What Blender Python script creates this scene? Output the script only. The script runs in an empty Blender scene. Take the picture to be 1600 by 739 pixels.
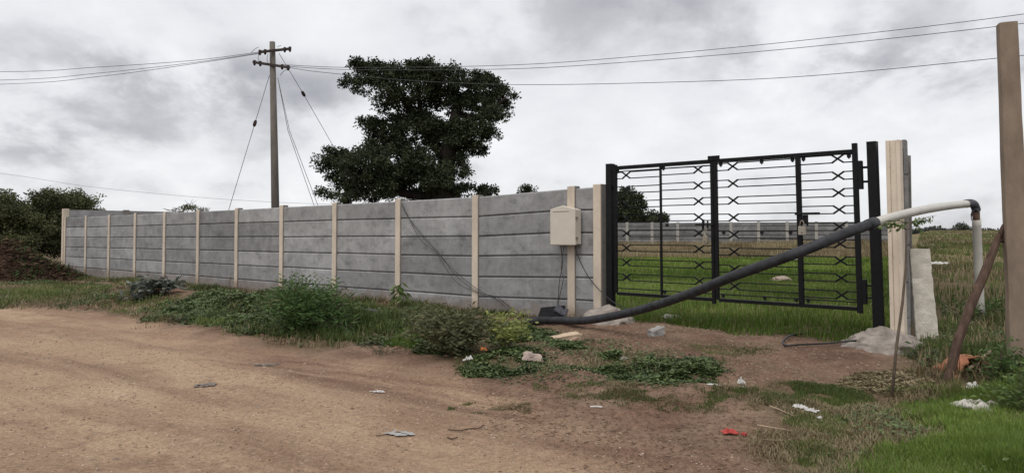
import bpy, math, random
import numpy as np
from mathutils import Vector, noise as mnoise

R = math.radians
random.seed(7)
rng = np.random.default_rng(11)
scn = bpy.context.scene
COL = scn.collection

# ------------------------------------------------------------------ camera
F, CX, CY = 1164.0, 800.0, 328.0          # focal length and principal point for a 1600 px wide frame
CAMZ, PITCH = 1.5, math.atan(36.0 / 1164.0)
cd = bpy.data.cameras.new('camera')
cam = bpy.data.objects.new('camera', cd)
COL.objects.link(cam)
cam.location = (0, 0, CAMZ)
cam.rotation_euler = (R(90) + PITCH, 0, 0)
cd.sensor_width = 36.0
cd.lens = F / 1600.0 * 36.0
cd.shift_y = -(369.5 - CY) / 1600.0
cd.clip_start = 0.05
cd.clip_end = 3000
scn.camera = cam

# ------------------------------------------------------------------ world, sun, exposure
SUN_EL, SUN_AZ = 58.0, 205.0               # azimuth clockwise from +Y
world = bpy.data.worlds.new('World')
scn.world = world
world.use_nodes = True
wn, wl = world.node_tree.nodes, world.node_tree.links
for n in list(wn):
    wn.remove(n)


def W(kind, **kw):
    n = wn.new(kind)
    for k, v in kw.items():
        setattr(n, k, v)
    return n


def wmath(op, a, b=None, c=None, clamp=False):
    n = W('ShaderNodeMath', operation=op, use_clamp=clamp)
    for i, v in enumerate((a, b, c)):
        if v is None:
            continue
        if isinstance(v, (int, float)):
            n.inputs[i].default_value = v
        else:
            wl.new(v, n.inputs[i])
    return n.outputs[0]


wout = W('ShaderNodeOutputWorld')
bg = W('ShaderNodeBackground')
bg.inputs['Strength'].default_value = 0.1
sky = W('ShaderNodeTexSky', sky_type='NISHITA', sun_disc=False)
sky.sun_elevation = R(SUN_EL)
sky.sun_rotation = R(SUN_AZ)
tc = W('ShaderNodeTexCoord')
sep = W('ShaderNodeSeparateXYZ')
wl.new(tc.outputs['Generated'], sep.inputs[0])
zc = wmath('ADD', wmath('MAXIMUM', sep.outputs[2], 0.0), 0.42)
u_ = wmath('DIVIDE', sep.outputs[0], zc)
v_ = wmath('DIVIDE', sep.outputs[1], zc)
comb = W('ShaderNodeCombineXYZ')
wl.new(u_, comb.inputs[0])
wl.new(v_, comb.inputs[1])


def wnoise(scale, detail, rough, off, dist=0.0, stretch=(1, 1, 1)):
    m = W('ShaderNodeMapping')
    m.inputs['Location'].default_value = off
    m.inputs['Scale'].default_value = stretch
    wl.new(comb.outputs[0], m.inputs[0])
    n = W('ShaderNodeTexNoise')
    n.inputs['Scale'].default_value = scale
    n.inputs['Detail'].default_value = detail
    n.inputs['Roughness'].default_value = rough
    n.inputs['Distortion'].default_value = dist
    wl.new(m.outputs[0], n.inputs[0])
    return n.outputs['Fac']


def wblob(az, el, raz, rel, amp):
    """a soft cloud bank centred on a compass direction (degrees)"""
    a, e = R(az), R(el)
    ax = W('ShaderNodeMath', operation='ARCTAN2')
    wl.new(sep.outputs[0], ax.inputs[0])
    wl.new(sep.outputs[1], ax.inputs[1])
    ez = wmath('ARCSINE', sep.outputs[2])
    da = wmath('DIVIDE', wmath('SUBTRACT', ax.outputs[0], a), R(raz))
    de = wmath('DIVIDE', wmath('SUBTRACT', ez, e), R(rel))
    r2 = wmath('ADD', wmath('MULTIPLY', da, da), wmath('MULTIPLY', de, de))
    return wmath('MULTIPLY', wmath('EXPONENT', wmath('MULTIPLY', r2, -1.0)), amp)


big = wnoise(1.7, 3.0, 0.5, (3.1, 1.7, 0.0), 0.2)
fine = wnoise(4.6, 10.0, 0.56, (8.3, 4.1, 2.0), 0.15, (1.0, .85, 1))
puff = wnoise(9.0, 8.0, 0.6, (1.3, 6.1, 5.0), 0.1)
dens = wmath('ADD', wmath('MULTIPLY', big, 0.75), wmath('ADD', wmath('MULTIPLY', fine, 0.85), wmath('MULTIPLY', puff, 0.22)))
edge = wmath('MULTIPLY_ADD', wmath('SUBTRACT', fine, 0.5), 5.0, 1.0, clamp=False)
edge = wmath('MINIMUM', wmath('MAXIMUM', edge, 0.15), 1.35)
# darker banks hanging in particular parts of the sky
for b in [(-25, 10.5, 9, 2.2, .34), (-33, 6.2, 8, 1.8, .34), (-17, 11, 5, 2.2, .24), (-27, 17.5, 8, 2.2, .10),
          (22, 12.5, 8, 2.6, .30), (31, 11.0, 7, 2.6, .26), (12, 18.0, 8, 2.0, .32), (-2, 16, 6, 2.5, .12),
          (18, 8.5, 8, 1.6, .08), (-10, 14.0, 9, 2.5, -.14), (4, 8, 10, 4, -.12), (-36, 15, 7, 3, -.06),
          (33, 5, 8, 3, -.02), (-22, 2.5, 12, 1.6, .05)]:
    dens = wmath('ADD', dens, wmath('MULTIPLY', wblob(*b), wmath('MULTIPLY', edge, 0.8)))
cr = W('ShaderNodeValToRGB')
els = cr.color_ramp.elements
els[0].position, els[0].color = 0.62, (7.9, 7.95, 8.15, 1)
els[1].position, els[1].color = 1.26, (2.3, 2.25, 2.5, 1)
e = els.new(0.82); e.color = (6.5, 6.5, 6.75, 1)
e = els.new(1.0); e.color = (4.2, 4.15, 4.45, 1)
# ramp positions are limited to 0..1: remap
dn = W('ShaderNodeMapRange')
dn.inputs['From Min'].default_value = 0.60
dn.inputs['From Max'].default_value = 1.52
wl.new(dens, dn.inputs['Value'])
els[0].position = 0.10
els[1].position = 0.40
els[2].position = 0.62
els[3].position = 0.95
cols = [(8.4, 8.48, 8.68, 1), (7.2, 7.27, 7.52, 1), (5.1, 5.12, 5.38, 1), (3.2, 3.22, 3.55, 1)]
for el_, c_ in zip(cr.color_ramp.elements, cols):
    el_.color = c_
wl.new(dn.outputs[0], cr.inputs[0])
mixw = W('ShaderNodeMix', data_type='RGBA')
mixw.inputs[0].default_value = 0.95
wl.new(sky.outputs[0], mixw.inputs[6])
wl.new(cr.outputs[0], mixw.inputs[7])
wl.new(mixw.outputs[2], bg.inputs[0])
wl.new(bg.outputs[0], wout.inputs[0])

sl = bpy.data.lights.new('sun', 'SUN')
sl.energy = 1.5
sl.angle = R(40)
sl.color = (1.0, 0.96, 0.9)
sun = bpy.data.objects.new('sun', sl)
COL.objects.link(sun)
sd = Vector((math.sin(R(SUN_AZ)) * math.cos(R(SUN_EL)), math.cos(R(SUN_AZ)) * math.cos(R(SUN_EL)), math.sin(R(SUN_EL))))
sun.location = sd * 50
sun.rotation_euler = (-sd).to_track_quat('-Z', 'Y').to_euler()

vs = scn.view_settings
vs.view_transform = 'Standard'
vs.look = 'None'
vs.exposure = 0.2
vs.gamma = 1.0
vs.use_curve_mapping = False

# ------------------------------------------------------------------ layout maths
P0 = np.array([-14.832, 26.044])            # front wall, post 0
UW = np.array([0.74176, -0.67067])          # along the front wall towards the gate
NW = np.array([0.67067, 0.74176])           # into the plot
BAY = 2.13


def sstep(a, b, x):
    t = np.clip((np.asarray(x, float) - a) / (b - a), 0, 1)
    return t * t * (3 - 2 * t)


def _hash(ix, iy, s):
    h = (ix.astype(np.int64) * 374761393 + iy.astype(np.int64) * 668265263 + s * 974634777) & 0xffffffff
    h = ((h ^ (h >> 13)) * 1274126177) & 0xffffffff
    return ((h ^ (h >> 16)) & 0xffff) / 65535.0


def vnoise(x, y, s=0):
    x = np.asarray(x, float); y = np.asarray(y, float)
    ix, iy = np.floor(x), np.floor(y)
    fx, fy = x - ix, y - iy
    fx = fx * fx * (3 - 2 * fx); fy = fy * fy * (3 - 2 * fy)
    a = _hash(ix, iy, s); b = _hash(ix + 1, iy, s); c = _hash(ix, iy + 1, s); d = _hash(ix + 1, iy + 1, s)
    return (a * (1 - fx) + b * fx) * (1 - fy) + (c * (1 - fx) + d * fx) * fy


def fbm(x, y, o=4, s=0):
    t, amp, tot = 0, 1, 0
    for k in range(o):
        t = t + amp * vnoise(x * 2 ** k, y * 2 ** k, s + k * 17); tot += amp; amp *= .5
    return t / tot


BK0 = np.array([29.5, 55.3])                # back right corner of the plot
BKD = np.array([-0.924, 0.3827])            # along the back wall, leftwards


def base_h(x, y):
    x = np.asarray(x, float); y = np.asarray(y, float)
    t = (x - P0[0]) * UW[0] + (y - P0[1]) * UW[1]
    d = (x - P0[0]) * NW[0] + (y - P0[1]) * NW[1]
    base = np.clip(-.06 + .0115 * t, -.1, .17)
    h = base * sstep(-4.5, -.6, d)
    yy = np.maximum(y, .5)
    rise = sstep(.49, .57, x / yy) * sstep(.5, 4, d)
    h = h + rise * (.12 + 1.55 * sstep(12, 110, y))
    nb = (x - BK0[0]) * (-.3827) + (y - BK0[1]) * (-.924)   # distance in front of back wall
    ins = sstep(.02, .08, x / yy) * (1 - sstep(.49, .55, x / yy))
    h = h + ins * .55 * sstep(11, 2.5, nb) * sstep(20, 40, y)
    # low bank of dug earth between the road and the wall
    h = h + .13 * np.exp(-((d + 2.3) / .75) ** 2) * sstep(7, 10, t) * (1 - sstep(18, 21, t)) * (.4 + 1.2 * fbm(x * .9, y * .9, 2, 5))
    return h


def rough_h(x, y):
    r = np.hypot(x, y)
    d = (x - P0[0]) * NW[0] + (y - P0[1]) * NW[1]
    off = sstep(-5.5, -2.5, d)
    n = (fbm(x * .35, y * .35, 3, 1) - .5) * .10
    n = n + (fbm(x * 1.6, y * 1.6, 4, 2) - .5) * (.03 + .07 * off)
    n = n + (fbm(x * 7, y * 7, 3, 3) - .5) * (.012 + .035 * off)
    t = (x - P0[0]) * UW[0] + (y - P0[1]) * UW[1]
    wob = (fbm(t * .25, t * 0 + 3.0, 2, 81) - .5) * .9 + .07 * (t - 14)
    for c_, w_, a_ in ((-3.6, .22, .030), (-5.3, .25, .034), (-4.4, .5, -.02), (-6.6, .3, .022), (-8.0, .25, .02)):
        n = n - a_ * np.exp(-((d - c_ - wob) / w_) ** 2) * sstep(4, 10, t) * (.5 + fbm(x * 1.1, y * 1.1, 2, 83))
    bank = np.exp(-((d + 2.2) / .8) ** 2) * sstep(6, 9, t) * (1 - sstep(18, 21, t))
    n = n + bank * ((fbm(x * 3.2, y * 3.2, 4, 71) - .45) * .20)
    return n * (1 - sstep(60, 200, r))


def inside(poly, x, y):
    r = np.zeros(x.shape, bool)
    j = len(poly) - 1
    for i in range(len(poly)):
        xi, yi = poly[i]; xj, yj = poly[j]
        c = ((yi > y) != (yj > y)) & (x < (xj - xi) * (y - yi) / (yj - yi + 1e-12) + xi)
        r ^= c
        j = i
    return r


def sdist(poly, x, y):
    """positive inside"""
    d = np.full(x.shape, 1e9)
    for i in range(len(poly)):
        a, b = poly[i], poly[(i + 1) % len(poly)]
        ab = b - a
        t = np.clip(((x - a[0]) * ab[0] + (y - a[1]) * ab[1]) / (ab @ ab + 1e-12), 0, 1)
        d = np.minimum(d, np.hypot(x - a[0] - t * ab[0], y - a[1] - t * ab[1]))
    return np.where(inside(poly, x, y), d, -d)


def zone(poly, x, y, soft=.35, amp=.5, s=0):
    d = sdist(poly, x, y) + (fbm(x * 1.3, y * 1.3, 4, 31 + s) - .5) * amp * 2
    return np.clip(d / soft + .5, 0, 1)


Z_ROAD = None


def road_mask(x, y):
    return zone(Z_ROAD, x, y, .5, .35, 0)


def Hn(x, y):
    h = base_h(x, y) + rough_h(x, y)
    if Z_ROAD is not None:
        h = h - .05 * road_mask(x, y)
    return h


def hz(x, y):
    return float(Hn(np.array([x]), np.array([y]))[0])


cp, sp_ = math.cos(PITCH), math.sin(PITCH)


def P(px, py, Y):
    a, b = (px - CX) / F, (CY - py) / F
    dy = cp - b * sp_
    dz = sp_ + b * cp
    s = Y / dy
    return Vector((a * s, Y, CAMZ + dz * s))


def G(px, py, lift=0.0):
    """the point of the ground seen at photo position px, py"""
    lo, hi = 1.0, 400.0
    for _ in range(50):
        m = (lo * hi) ** .5
        p = P(px, py, m)
        if p.z > float(base_h(p.x, p.y)):
            lo = m
        else:
            hi = m
    p = P(px, py, lo)
    return Vector((p.x, p.y, hz(p.x, p.y) + lift))


def wall_t(px):
    k = (px - CX) / F
    return (k * P0[1] - P0[0]) / (UW[0] - k * UW[1])


def WP(t, n, z):
    """point at t along the front wall line, n metres in front of it, height z"""
    q = P0 + UW * t - NW * n
    return Vector((q[0], q[1], z))


# ------------------------------------------------------------------ object helpers
class MB:
    def __init__(s):
        s.v = []; s.f = []; s.mi = []

    def add(s, vs_, fs, mi=0):
        o = len(s.v)
        s.v += [Vector(v) for v in vs_]
        s.f += [tuple(i + o for i in f) for f in fs]
        s.mi += [mi] * len(fs)

    def hexa(s, b, t, mi=0):
        """b, t: four bottom and four top corners, counter-clockwise seen from above"""
        s.add(list(b) + list(t), [(3, 2, 1, 0), (4, 5, 6, 7), (0, 1, 5, 4), (1, 2, 6, 5), (2, 3, 7, 6), (3, 0, 4, 7)], mi)

    def box(s, c, ax, ay, az, mi=0):
        """centre, half-axis vectors"""
        c, ax, ay, az = map(Vector, (c, ax, ay, az))
        b = [c - ax - ay - az, c + ax - ay - az, c + ax + ay - az, c - ax + ay - az]
        s.hexa(b, [p + az * 2 for p in b], mi)

    def wbox(s, t0, t1, n0, n1, z0, z1, mi=0):
        b = [WP(t0, n1, z0), WP(t1, n1, z0), WP(t1, n0, z0), WP(t0, n0, z0)]
        s.hexa(b, [p + Vector((0, 0, z1 - z0)) for p in b], mi)

    def tube(s, pts, r, n=8, cap=True, mi=0):
        pts = [Vector(p) for p in pts]
        rs = r if isinstance(r, (list, tuple)) else [r] * len(pts)
        o = len(s.v)
        prev = None
        for i, p in enumerate(pts):
            a = pts[max(i - 1, 0)]; b = pts[min(i + 1, len(pts) - 1)]
            d = (b - a)
            if d.length < 1e-9:
                d = Vector((0, 0, 1))
            d.normalize()
            if prev is None:
                x = d.orthogonal().normalized()
            else:
                x = (prev - d * prev.dot(d))
                x = x.normalized() if x.length > 1e-6 else d.orthogonal().normalized()
            prev = x
            y = d.cross(x)
            for k in range(n):
                an = 2 * math.pi * k / n
                s.v.append(p + (x * math.cos(an) + y * math.sin(an)) * rs[i])
        for i in range(len(pts) - 1):
            for k in range(n):
                k2 = (k + 1) % n
                s.f.append((o + i * n + k, o + i * n + k2, o + (i + 1) * n + k2, o + (i + 1) * n + k)); s.mi.append(mi)
        if cap:
            s.f.append(tuple(o + k for k in reversed(range(n)))); s.mi.append(mi)
            e_ = o + (len(pts) - 1) * n
            s.f.append(tuple(e_ + k for k in range(n))); s.mi.append(mi)

    def build(s, name, mats, parent=None, smooth=False, bevel=0, tone=None):
        if not isinstance(mats, (list, tuple)):
            mats = [mats]
        if parent is not None:
            root = parent
            off = Vector((0, 0, 0))
            q = root
            while q is not None:
                off += q.location; q = q.parent
            loc = Vector((0, 0, 0))
        else:
            xs = [v.x for v in s.v]; ys = [v.y for v in s.v]; zs = [v.z for v in s.v]
            off = Vector(((min(xs) + max(xs)) / 2, (min(ys) + max(ys)) / 2, min(zs)))
            loc = off
        me = bpy.data.meshes.new(name)
        me.from_pydata([tuple(v - off) for v in s.v], [], s.f)
        for m in mats:
            me.materials.append(m)
        if len(mats) > 1:
            me.polygons.foreach_set('material_index', s.mi)
        if smooth:
            me.polygons.foreach_set('use_smooth', [True] * len(me.polygons))
        if tone is not None:
            a = me.attributes.new('tone', 'FLOAT', 'FACE')
            a.data.foreach_set('value', tone)
        me.update()
        o = bpy.data.objects.new(name, me)
        COL.objects.link(o)
        o.location = loc
        o.parent = parent
        if bevel:
            b = o.modifiers.new('bevel', 'BEVEL'); b.width = bevel; b.segments = 2; b.limit_method = 'ANGLE'
        return o


def tag(o, label=None, cat=None, group=None, kind=None):
    kind = kind or 'thing'
    if label: o['label'] = label
    if cat: o['category'] = cat
    if group: o['group'] = group
    if kind: o['kind'] = kind
    return o


def empty(name, loc):
    o = bpy.data.objects.new(name, None)
    o.empty_display_size = .1
    COL.objects.link(o)
    o.location = loc
    return o


def np_mesh(name, V, faces, mat, parent=None, tone=None, smooth=False, loc=None):
    """V (n,3); faces (m,k) with equal k"""
    V = np.asarray(V, np.float32)
    off = np.zeros(3, np.float32)
    if parent is not None:
        q = parent; t = Vector((0, 0, 0))
        while q is not None:
            t += q.location; q = q.parent
        off = np.array(t, np.float32)
    elif loc is None:
        off = np.array([(V[:, 0].min() + V[:, 0].max()) / 2, (V[:, 1].min() + V[:, 1].max()) / 2, V[:, 2].min()], np.float32)
    else:
        off = np.array(loc, np.float32)
    me = bpy.data.meshes.new(name)
    m, k = faces.shape
    me.vertices.add(len(V)); me.vertices.foreach_set('co', (V - off).ravel())
    me.loops.add(m * k); me.loops.foreach_set('vertex_index', faces.astype(np.int32).ravel())
    me.polygons.add(m)
    me.polygons.foreach_set('loop_start', np.arange(0, m * k, k, dtype=np.int32))
    me.polygons.foreach_set('loop_total', np.full(m, k, np.int32))
    me.materials.append(mat)
    if smooth:
        me.polygons.foreach_set('use_smooth', np.ones(m, bool))
    me.update(calc_edges=True)
    if tone is not None:
        a = me.attributes.new('tone', 'FLOAT', 'FACE'); a.data.foreach_set('value', np.asarray(tone, np.float32))
    o = bpy.data.objects.new(name, me)
    COL.objects.link(o)
    o.parent = parent
    if parent is None:
        o.location = [float(x) for x in off]
    return o


# ------------------------------------------------------------------ materials
class Mat:
    def __init__(s, name, rough=.8, spec=.3):
        s.m = bpy.data.materials.new(name)
        s.m.use_nodes = True
        s.n, s.l = s.m.node_tree.nodes, s.m.node_tree.links
        s.b = s.n['Principled BSDF']
        s.b.inputs['Roughness'].default_value = rough
        s.b.inputs['Specular IOR Level'].default_value = spec
        s.tc = None

    def coord(s):
        if s.tc is None:
            g = s.n.new('ShaderNodeNewGeometry')
            s.tc = g.outputs['Position']
        return s.tc

    def noise(s, scale, detail=4, rough=.55, stretch=None, dist=0, off=(0, 0, 0)):
        t = s.n.new('ShaderNodeTexNoise')
        t.inputs['Scale'].default_value = scale
        t.inputs['Detail'].default_value = detail
        t.inputs['Roughness'].default_value = rough
        t.inputs['Distortion'].default_value = dist
        mp = s.n.new('ShaderNodeMapping')
        mp.inputs['Location'].default_value = off
        if stretch: mp.inputs['Scale'].default_value = stretch
        s.l.new(s.coord(), mp.inputs[0]); s.l.new(mp.outputs[0], t.inputs[0])
        return t.outputs['Fac']

    def along(s, scale, detail, rough, ang, sx, sy, off=(0, 0, 0)):
        """noise drawn out along a ground direction"""
        t = s.n.new('ShaderNodeTexNoise')
        t.inputs['Scale'].default_value = scale; t.inputs['Detail'].default_value = detail; t.inputs['Roughness'].default_value = rough
        mp = s.n.new('ShaderNodeMapping'); mp.vector_type = 'TEXTURE'
        mp.inputs['Location'].default_value = off; mp.inputs['Rotation'].default_value = (0, 0, ang); mp.inputs['Scale'].default_value = (sx, sy, 1)
        s.l.new(s.coord(), mp.inputs[0]); s.l.new(mp.outputs[0], t.inputs[0])
        return t.outputs['Fac']

    def ramp(s, fac, stops):
        r = s.n.new('ShaderNodeValToRGB')
        el = r.color_ramp.elements
        while len(el) < len(stops): el.new(.5)
        for e_, (p, c) in zip(el, stops):
            e_.position = p
            e_.color = (c, c, c, 1) if isinstance(c, (int, float)) else (*c, 1)
        s.l.new(fac, r.inputs[0])
        return r.outputs[0]

    def mix(s, fac, a, b, blend='MIX'):
        x = s.n.new('ShaderNodeMix'); x.data_type = 'RGBA'; x.blend_type = blend
        for i, v in ((0, fac), (6, a), (7, b)):
            if isinstance(v, (int, float)): x.inputs[i].default_value = v
            elif isinstance(v, tuple): x.inputs[i].default_value = (*v, 1)
            else: s.l.new(v, x.inputs[i])
        return x.outputs[2]

    def math(s, op, a, b=0.0, clamp=False):
        x = s.n.new('ShaderNodeMath'); x.operation = op; x.use_clamp = clamp
        for i, v in ((0, a), (1, b)):
            if isinstance(v, (int, float)): x.inputs[i].default_value = v
            else: s.l.new(v, x.inputs[i])
        return x.outputs[0]

    def attr(s, name):
        a = s.n.new('ShaderNodeAttribute'); a.attribute_name = name
        return a.outputs['Fac']

    def base(s, c):
        if isinstance(c, tuple): s.b.inputs['Base Color'].default_value = (*c, 1)
        else: s.l.new(c, s.b.inputs['Base Color'])

    def bump(s, h, strength=.4, dist=.01):
        b = s.n.new('ShaderNodeBump')
        b.inputs['Strength'].default_value = strength; b.inputs['Distance'].default_value = dist
        s.l.new(h, b.inputs['Height']); s.l.new(b.outputs[0], s.b.inputs['Normal'])


def simple(name, c, var=.2, scale=8, rough=.8, spec=.3, bump=0, metallic=0, stretch=None):
    m = Mat(name, rough, spec)
    n = m.noise(scale, 6, .6, stretch)
    d = tuple(x * (1 - var) for x in c); l = tuple(min(1, x * (1 + var)) for x in c)
    m.base(m.ramp(n, [(.3, d), (.7, l)]))
    m.b.inputs['Metallic'].default_value = metallic
    if bump: m.bump(m.noise(scale * 6, 5, .6, stretch), bump, .01)
    return m.m


def foliage(name, dark, light, trans=.25, rough=.55, spec=.25):
    m = Mat(name, rough, spec)
    t = m.attr('tone')
    c = m.ramp(t, [(0, dark), (1, light)])
    m.base(c)
    tr = m.n.new('ShaderNodeBsdfTranslucent')
    m.l.new(c, tr.inputs[0])
    mx = m.n.new('ShaderNodeMixShader'); mx.inputs[0].default_value = trans
    m.l.new(m.b.outputs[0], mx.inputs[1]); m.l.new(tr.outputs[0], mx.inputs[2])
    m.l.new(mx.outputs[0], m.n['Material Output'].inputs[0])
    return m.m


def concrete_panel(name, k=1.0):
    m = Mat(name, .9, .2)
    tone = m.attr('tone')
    a = m.noise(1.3, 7, .66, (1, 1, 1.4), .2)
    b = m.noise(3.4, 8, .70, (1, 1, 1.7), .15, (3, 2, 1))
    fz = m.noise(14, 6, .7, off=(2, 5, 1))
    c0 = m.ramp(a, [(.28, (.205 * k, .203 * k, .203 * k)), (.52, (.275 * k, .272 * k, .272 * k)), (.74, (.35 * k, .348 * k, .35 * k))])
    st = m.ramp(b, [(.33, .42), (.44, .80), (.54, 1.0)])      # dark smears left by the moulds
    c1 = m.mix(.6, c0, st, 'MULTIPLY')
    c1 = m.mix(.5, c1, m.ramp(fz, [(.32, .72), (.48, 1.0), (.7, 1.12)]), 'MULTIPLY')
    rain = m.noise(3.0, 6, .7, (2.2, 2.2, .22), .1, (4, 4, 4))
    c1 = m.mix(.35, c1, m.ramp(rain, [(.34, .66), (.47, .97), (.60, 1.06)]), 'MULTIPLY')
    tn = m.ramp(tone, [(0, .76), (1, 1.2)])
    c2 = m.mix(1.0, c1, tn, 'MULTIPLY')
    # rain-splashed earth on the lowest hand's breadth
    g = m.n.new('ShaderNodeSeparateXYZ'); m.l.new(m.coord(), g.inputs[0])
    zz = m.math('ADD', g.outputs[2], m.math('MULTIPLY', m.noise(3, 4), -.5))
    dirt = m.ramp(zz, [(0.0, .45), (.10, 0.0)])
    c3 = m.mix(dirt, c2, (.19, .135, .10))
    m.base(c3)
    m.bump(m.noise(40, 6, .7), .35, .006)
    return m.m


M = {}
M['panel'] = concrete_panel('cast concrete', 1.08)
M['oldpanel'] = concrete_panel('old cast concrete', .72)
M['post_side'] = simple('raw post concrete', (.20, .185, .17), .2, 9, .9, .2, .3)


def cream(name, c, dirtz=.35, streak=.6):
    m = Mat(name, .75, .3)
    n = m.noise(6, 6, .6)
    base_ = m.ramp(n, [(.3, tuple(x * .88 for x in c)), (.65, c)])
    sp = m.ramp(m.noise(26, 6, .75, (1, 1, .6)), [(.33, .5), (.41, 1.0)])
    base_ = m.mix(streak, base_, m.ramp(m.noise(2.2, 6, .7, (1, 1, .4)), [(.36, .74), (.55, 1.04)]), 'MULTIPLY')
    base_ = m.mix(.6, base_, sp, 'MULTIPLY')
    g = m.n.new('ShaderNodeSeparateXYZ'); m.l.new(m.coord(), g.inputs[0])
    zz = m.math('ADD', g.outputs[2], m.math('MULTIPLY', m.noise(9, 4), -.4))
    m.base(m.mix(m.ramp(zz, [(0, .75), (dirtz * .6, 0)]), base_, (.24, .17, .12)))
    m.bump(m.noise(60, 4, .6), .25, .004)
    return m.m


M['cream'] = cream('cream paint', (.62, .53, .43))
M['backpost'] = simple('pale post concrete', (.34, .325, .30), .15, 6, .9, .2)
M['pillar'] = cream('cream pillar paint', (.70, .60, .49), streak=.12)
M['black'] = simple('black enamel', (.007, .007, .008), .3, 14, .5, .18)
M['blackflat'] = simple('black iron', (.009, .009, .01), .3, 20, .55, .2)
M['meter'] = simple('beige moulded plastic', (.57, .52, .445), .06, 5, .5, .35)
M['meterdark'] = simple('shadow gap plastic', (.22, .19, .16), .1, 5, .6, .3)
M['rubber'] = simple('black rubber', (.010, .010, .011), .3, 12, .75, .15)
M['pipe'] = simple('grey black polythene pipe', (.031, .032, .036), .5, 11, .55, .25, .15)
M['pipedust'] = simple('dusty polythene pipe', (.085, .082, .08), .3, 7, .7, .3)
M['whitepipe'] = simple('weathered white pvc', (.52, .50, .45), .12, 6, .45, .4)
M['tape'] = simple('grey wrapping', (.07, .07, .085), .4, 20, .7, .3)
M['rustband'] = simple('rusty clamp', (.16, .10, .07), .3, 20, .7, .3)
M['polec'] = simple('weathered concrete pole', (.14, .125, .11), .25, 4, .9, .15, .3, stretch=(1, 1, .3))
M['iron'] = simple('rusted iron', (.05, .038, .034), .35, 15, .8, .3)
M['porcelain'] = simple('brown glazed porcelain', (.035, .022, .02), .3, 15, .6, .2)
M['wire'] = simple('aluminium wire', (.05, .05, .055), .2, 10, .6, .4)
M['stone'] = simple('rough granite', (.66, .61, .53), .16, 10, .9, .2, .9)
M['rock'] = simple('pinkish rock', (.36, .28, .24), .25, 12, .9, .2, .7)
M['greyrock'] = simple('grey rock', (.33, .31, .29), .25, 12, .9, .2, .7)
M['slab'] = simple('tan stone', (.52, .40, .29), .15, 12, .9, .2, .4)
M['mound'] = simple('rough footing concrete', (.28, .245, .215), .4, 6, .95, .2, .9)
M['brownpost'] = simple('brown cement post', (.235, .182, .138), .25, 5, .9, .2, .5, stretch=(1, 1, .4))
M['wood'] = simple('dead wood', (.095, .062, .047), .45, 7, .9, .15, .8, stretch=(3, 3, .5))
M['stick'] = simple('bark stem', (.13, .10, .075), .3, 14, .9, .2)
M['bark'] = simple('tree bark', (.032, .027, .023), .4, 4, .95, .15, .8, stretch=(1, 1, .3))
M['terracotta'] = simple('terracotta', (.36, .15, .085), .35, 12, .85, .2, .4)
M['cloth'] = simple('soiled white cloth', (.50, .47, .43), .2, 14, .9, .2)
M['plastic'] = simple('white plastic litter', (.52, .50, .475), .12, 20, .5, .4)
M['greybag'] = simple('dusty grey litter', (.33, .32, .31), .2, 30, .6, .3)
M['darkbag'] = simple('trodden grey litter', (.19, .165, .15), .3, 30, .8, .2)
M['red'] = simple('red litter', (.38, .05, .04), .4, 40, .6, .3)
M['orange'] = simple('orange wrapper', (.70, .25, .08), .3, 40, .5, .3)
M['brass'] = simple('dull padlock metal', (.30, .26, .20), .25, 30, .5, .5, 0, .5)
M['padlock'] = simple('painted padlock', (.30, .27, .22), .15, 30, .5, .4)
M['pebble'] = simple('pebbles', (.25, .18, .13), .45, 6, .9, .2)
M['soilclod'] = simple('earth clods', (.15, .093, .066), .5, 6, .95, .1)
M['palepebble'] = simple('pale grit', (.46, .37, .29), .3, 6, .9, .2)
M['twig'] = simple('straw and twig', (.34, .26, .18), .5, 3, .9, .2)
M['cable'] = simple('black cable', (.03, .03, .031), .2, 10, .55, .35)

M['fig'] = foliage('fig leaves', (.010, .013, .008), (.066, .080, .040), .08, .65, .12)
M['thorn'] = foliage('thorn leaves', (.020, .027, .012), (.125, .135, .055), .18)
M['shrub'] = foliage('shrub leaves', (.020, .042, .012), (.095, .165, .045), .25)
M['dullshrub'] = foliage('dull shrub leaves', (.045, .05, .022), (.15, .15, .075), .25)
M['limeplant'] = foliage('yellow green leaves', (.13, .16, .04), (.34, .36, .12), .3)
M['greyleaf'] = foliage('grey green broad leaves', (.07, .085, .07), (.19, .21, .18), .15)
M['sapling'] = foliage('sapling leaves', (.05, .09, .025), (.16, .22, .07), .3)
M['grass'] = foliage('grass blades', (.055, .08, .022), (.17, .21, .065), .3)
M['lush'] = foliage('lush grass blades', (.072, .122, .018), (.20, .282, .058), .33)
M['drygrass'] = foliage('dry grass blades', (.15, .115, .06), (.36, .30, .18), .2)
M['cover'] = foliage('creeper leaves', (.026, .044, .014), (.155, .21, .075), .2, .5, .3)
M['brush'] = foliage('dead brush', (.030, .019, .014), (.18, .115, .078), .05, .9, .1)
M['far'] = foliage('distant leaves', (.05, .055, .048), (.10, .11, .09), .1)


# ------------------------------------------------------------------ ground zones, as seen polygons put on the ground
def gpoly(pts):
    return np.array([[*G(x, y)[:2]] for x, y in pts])


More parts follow.
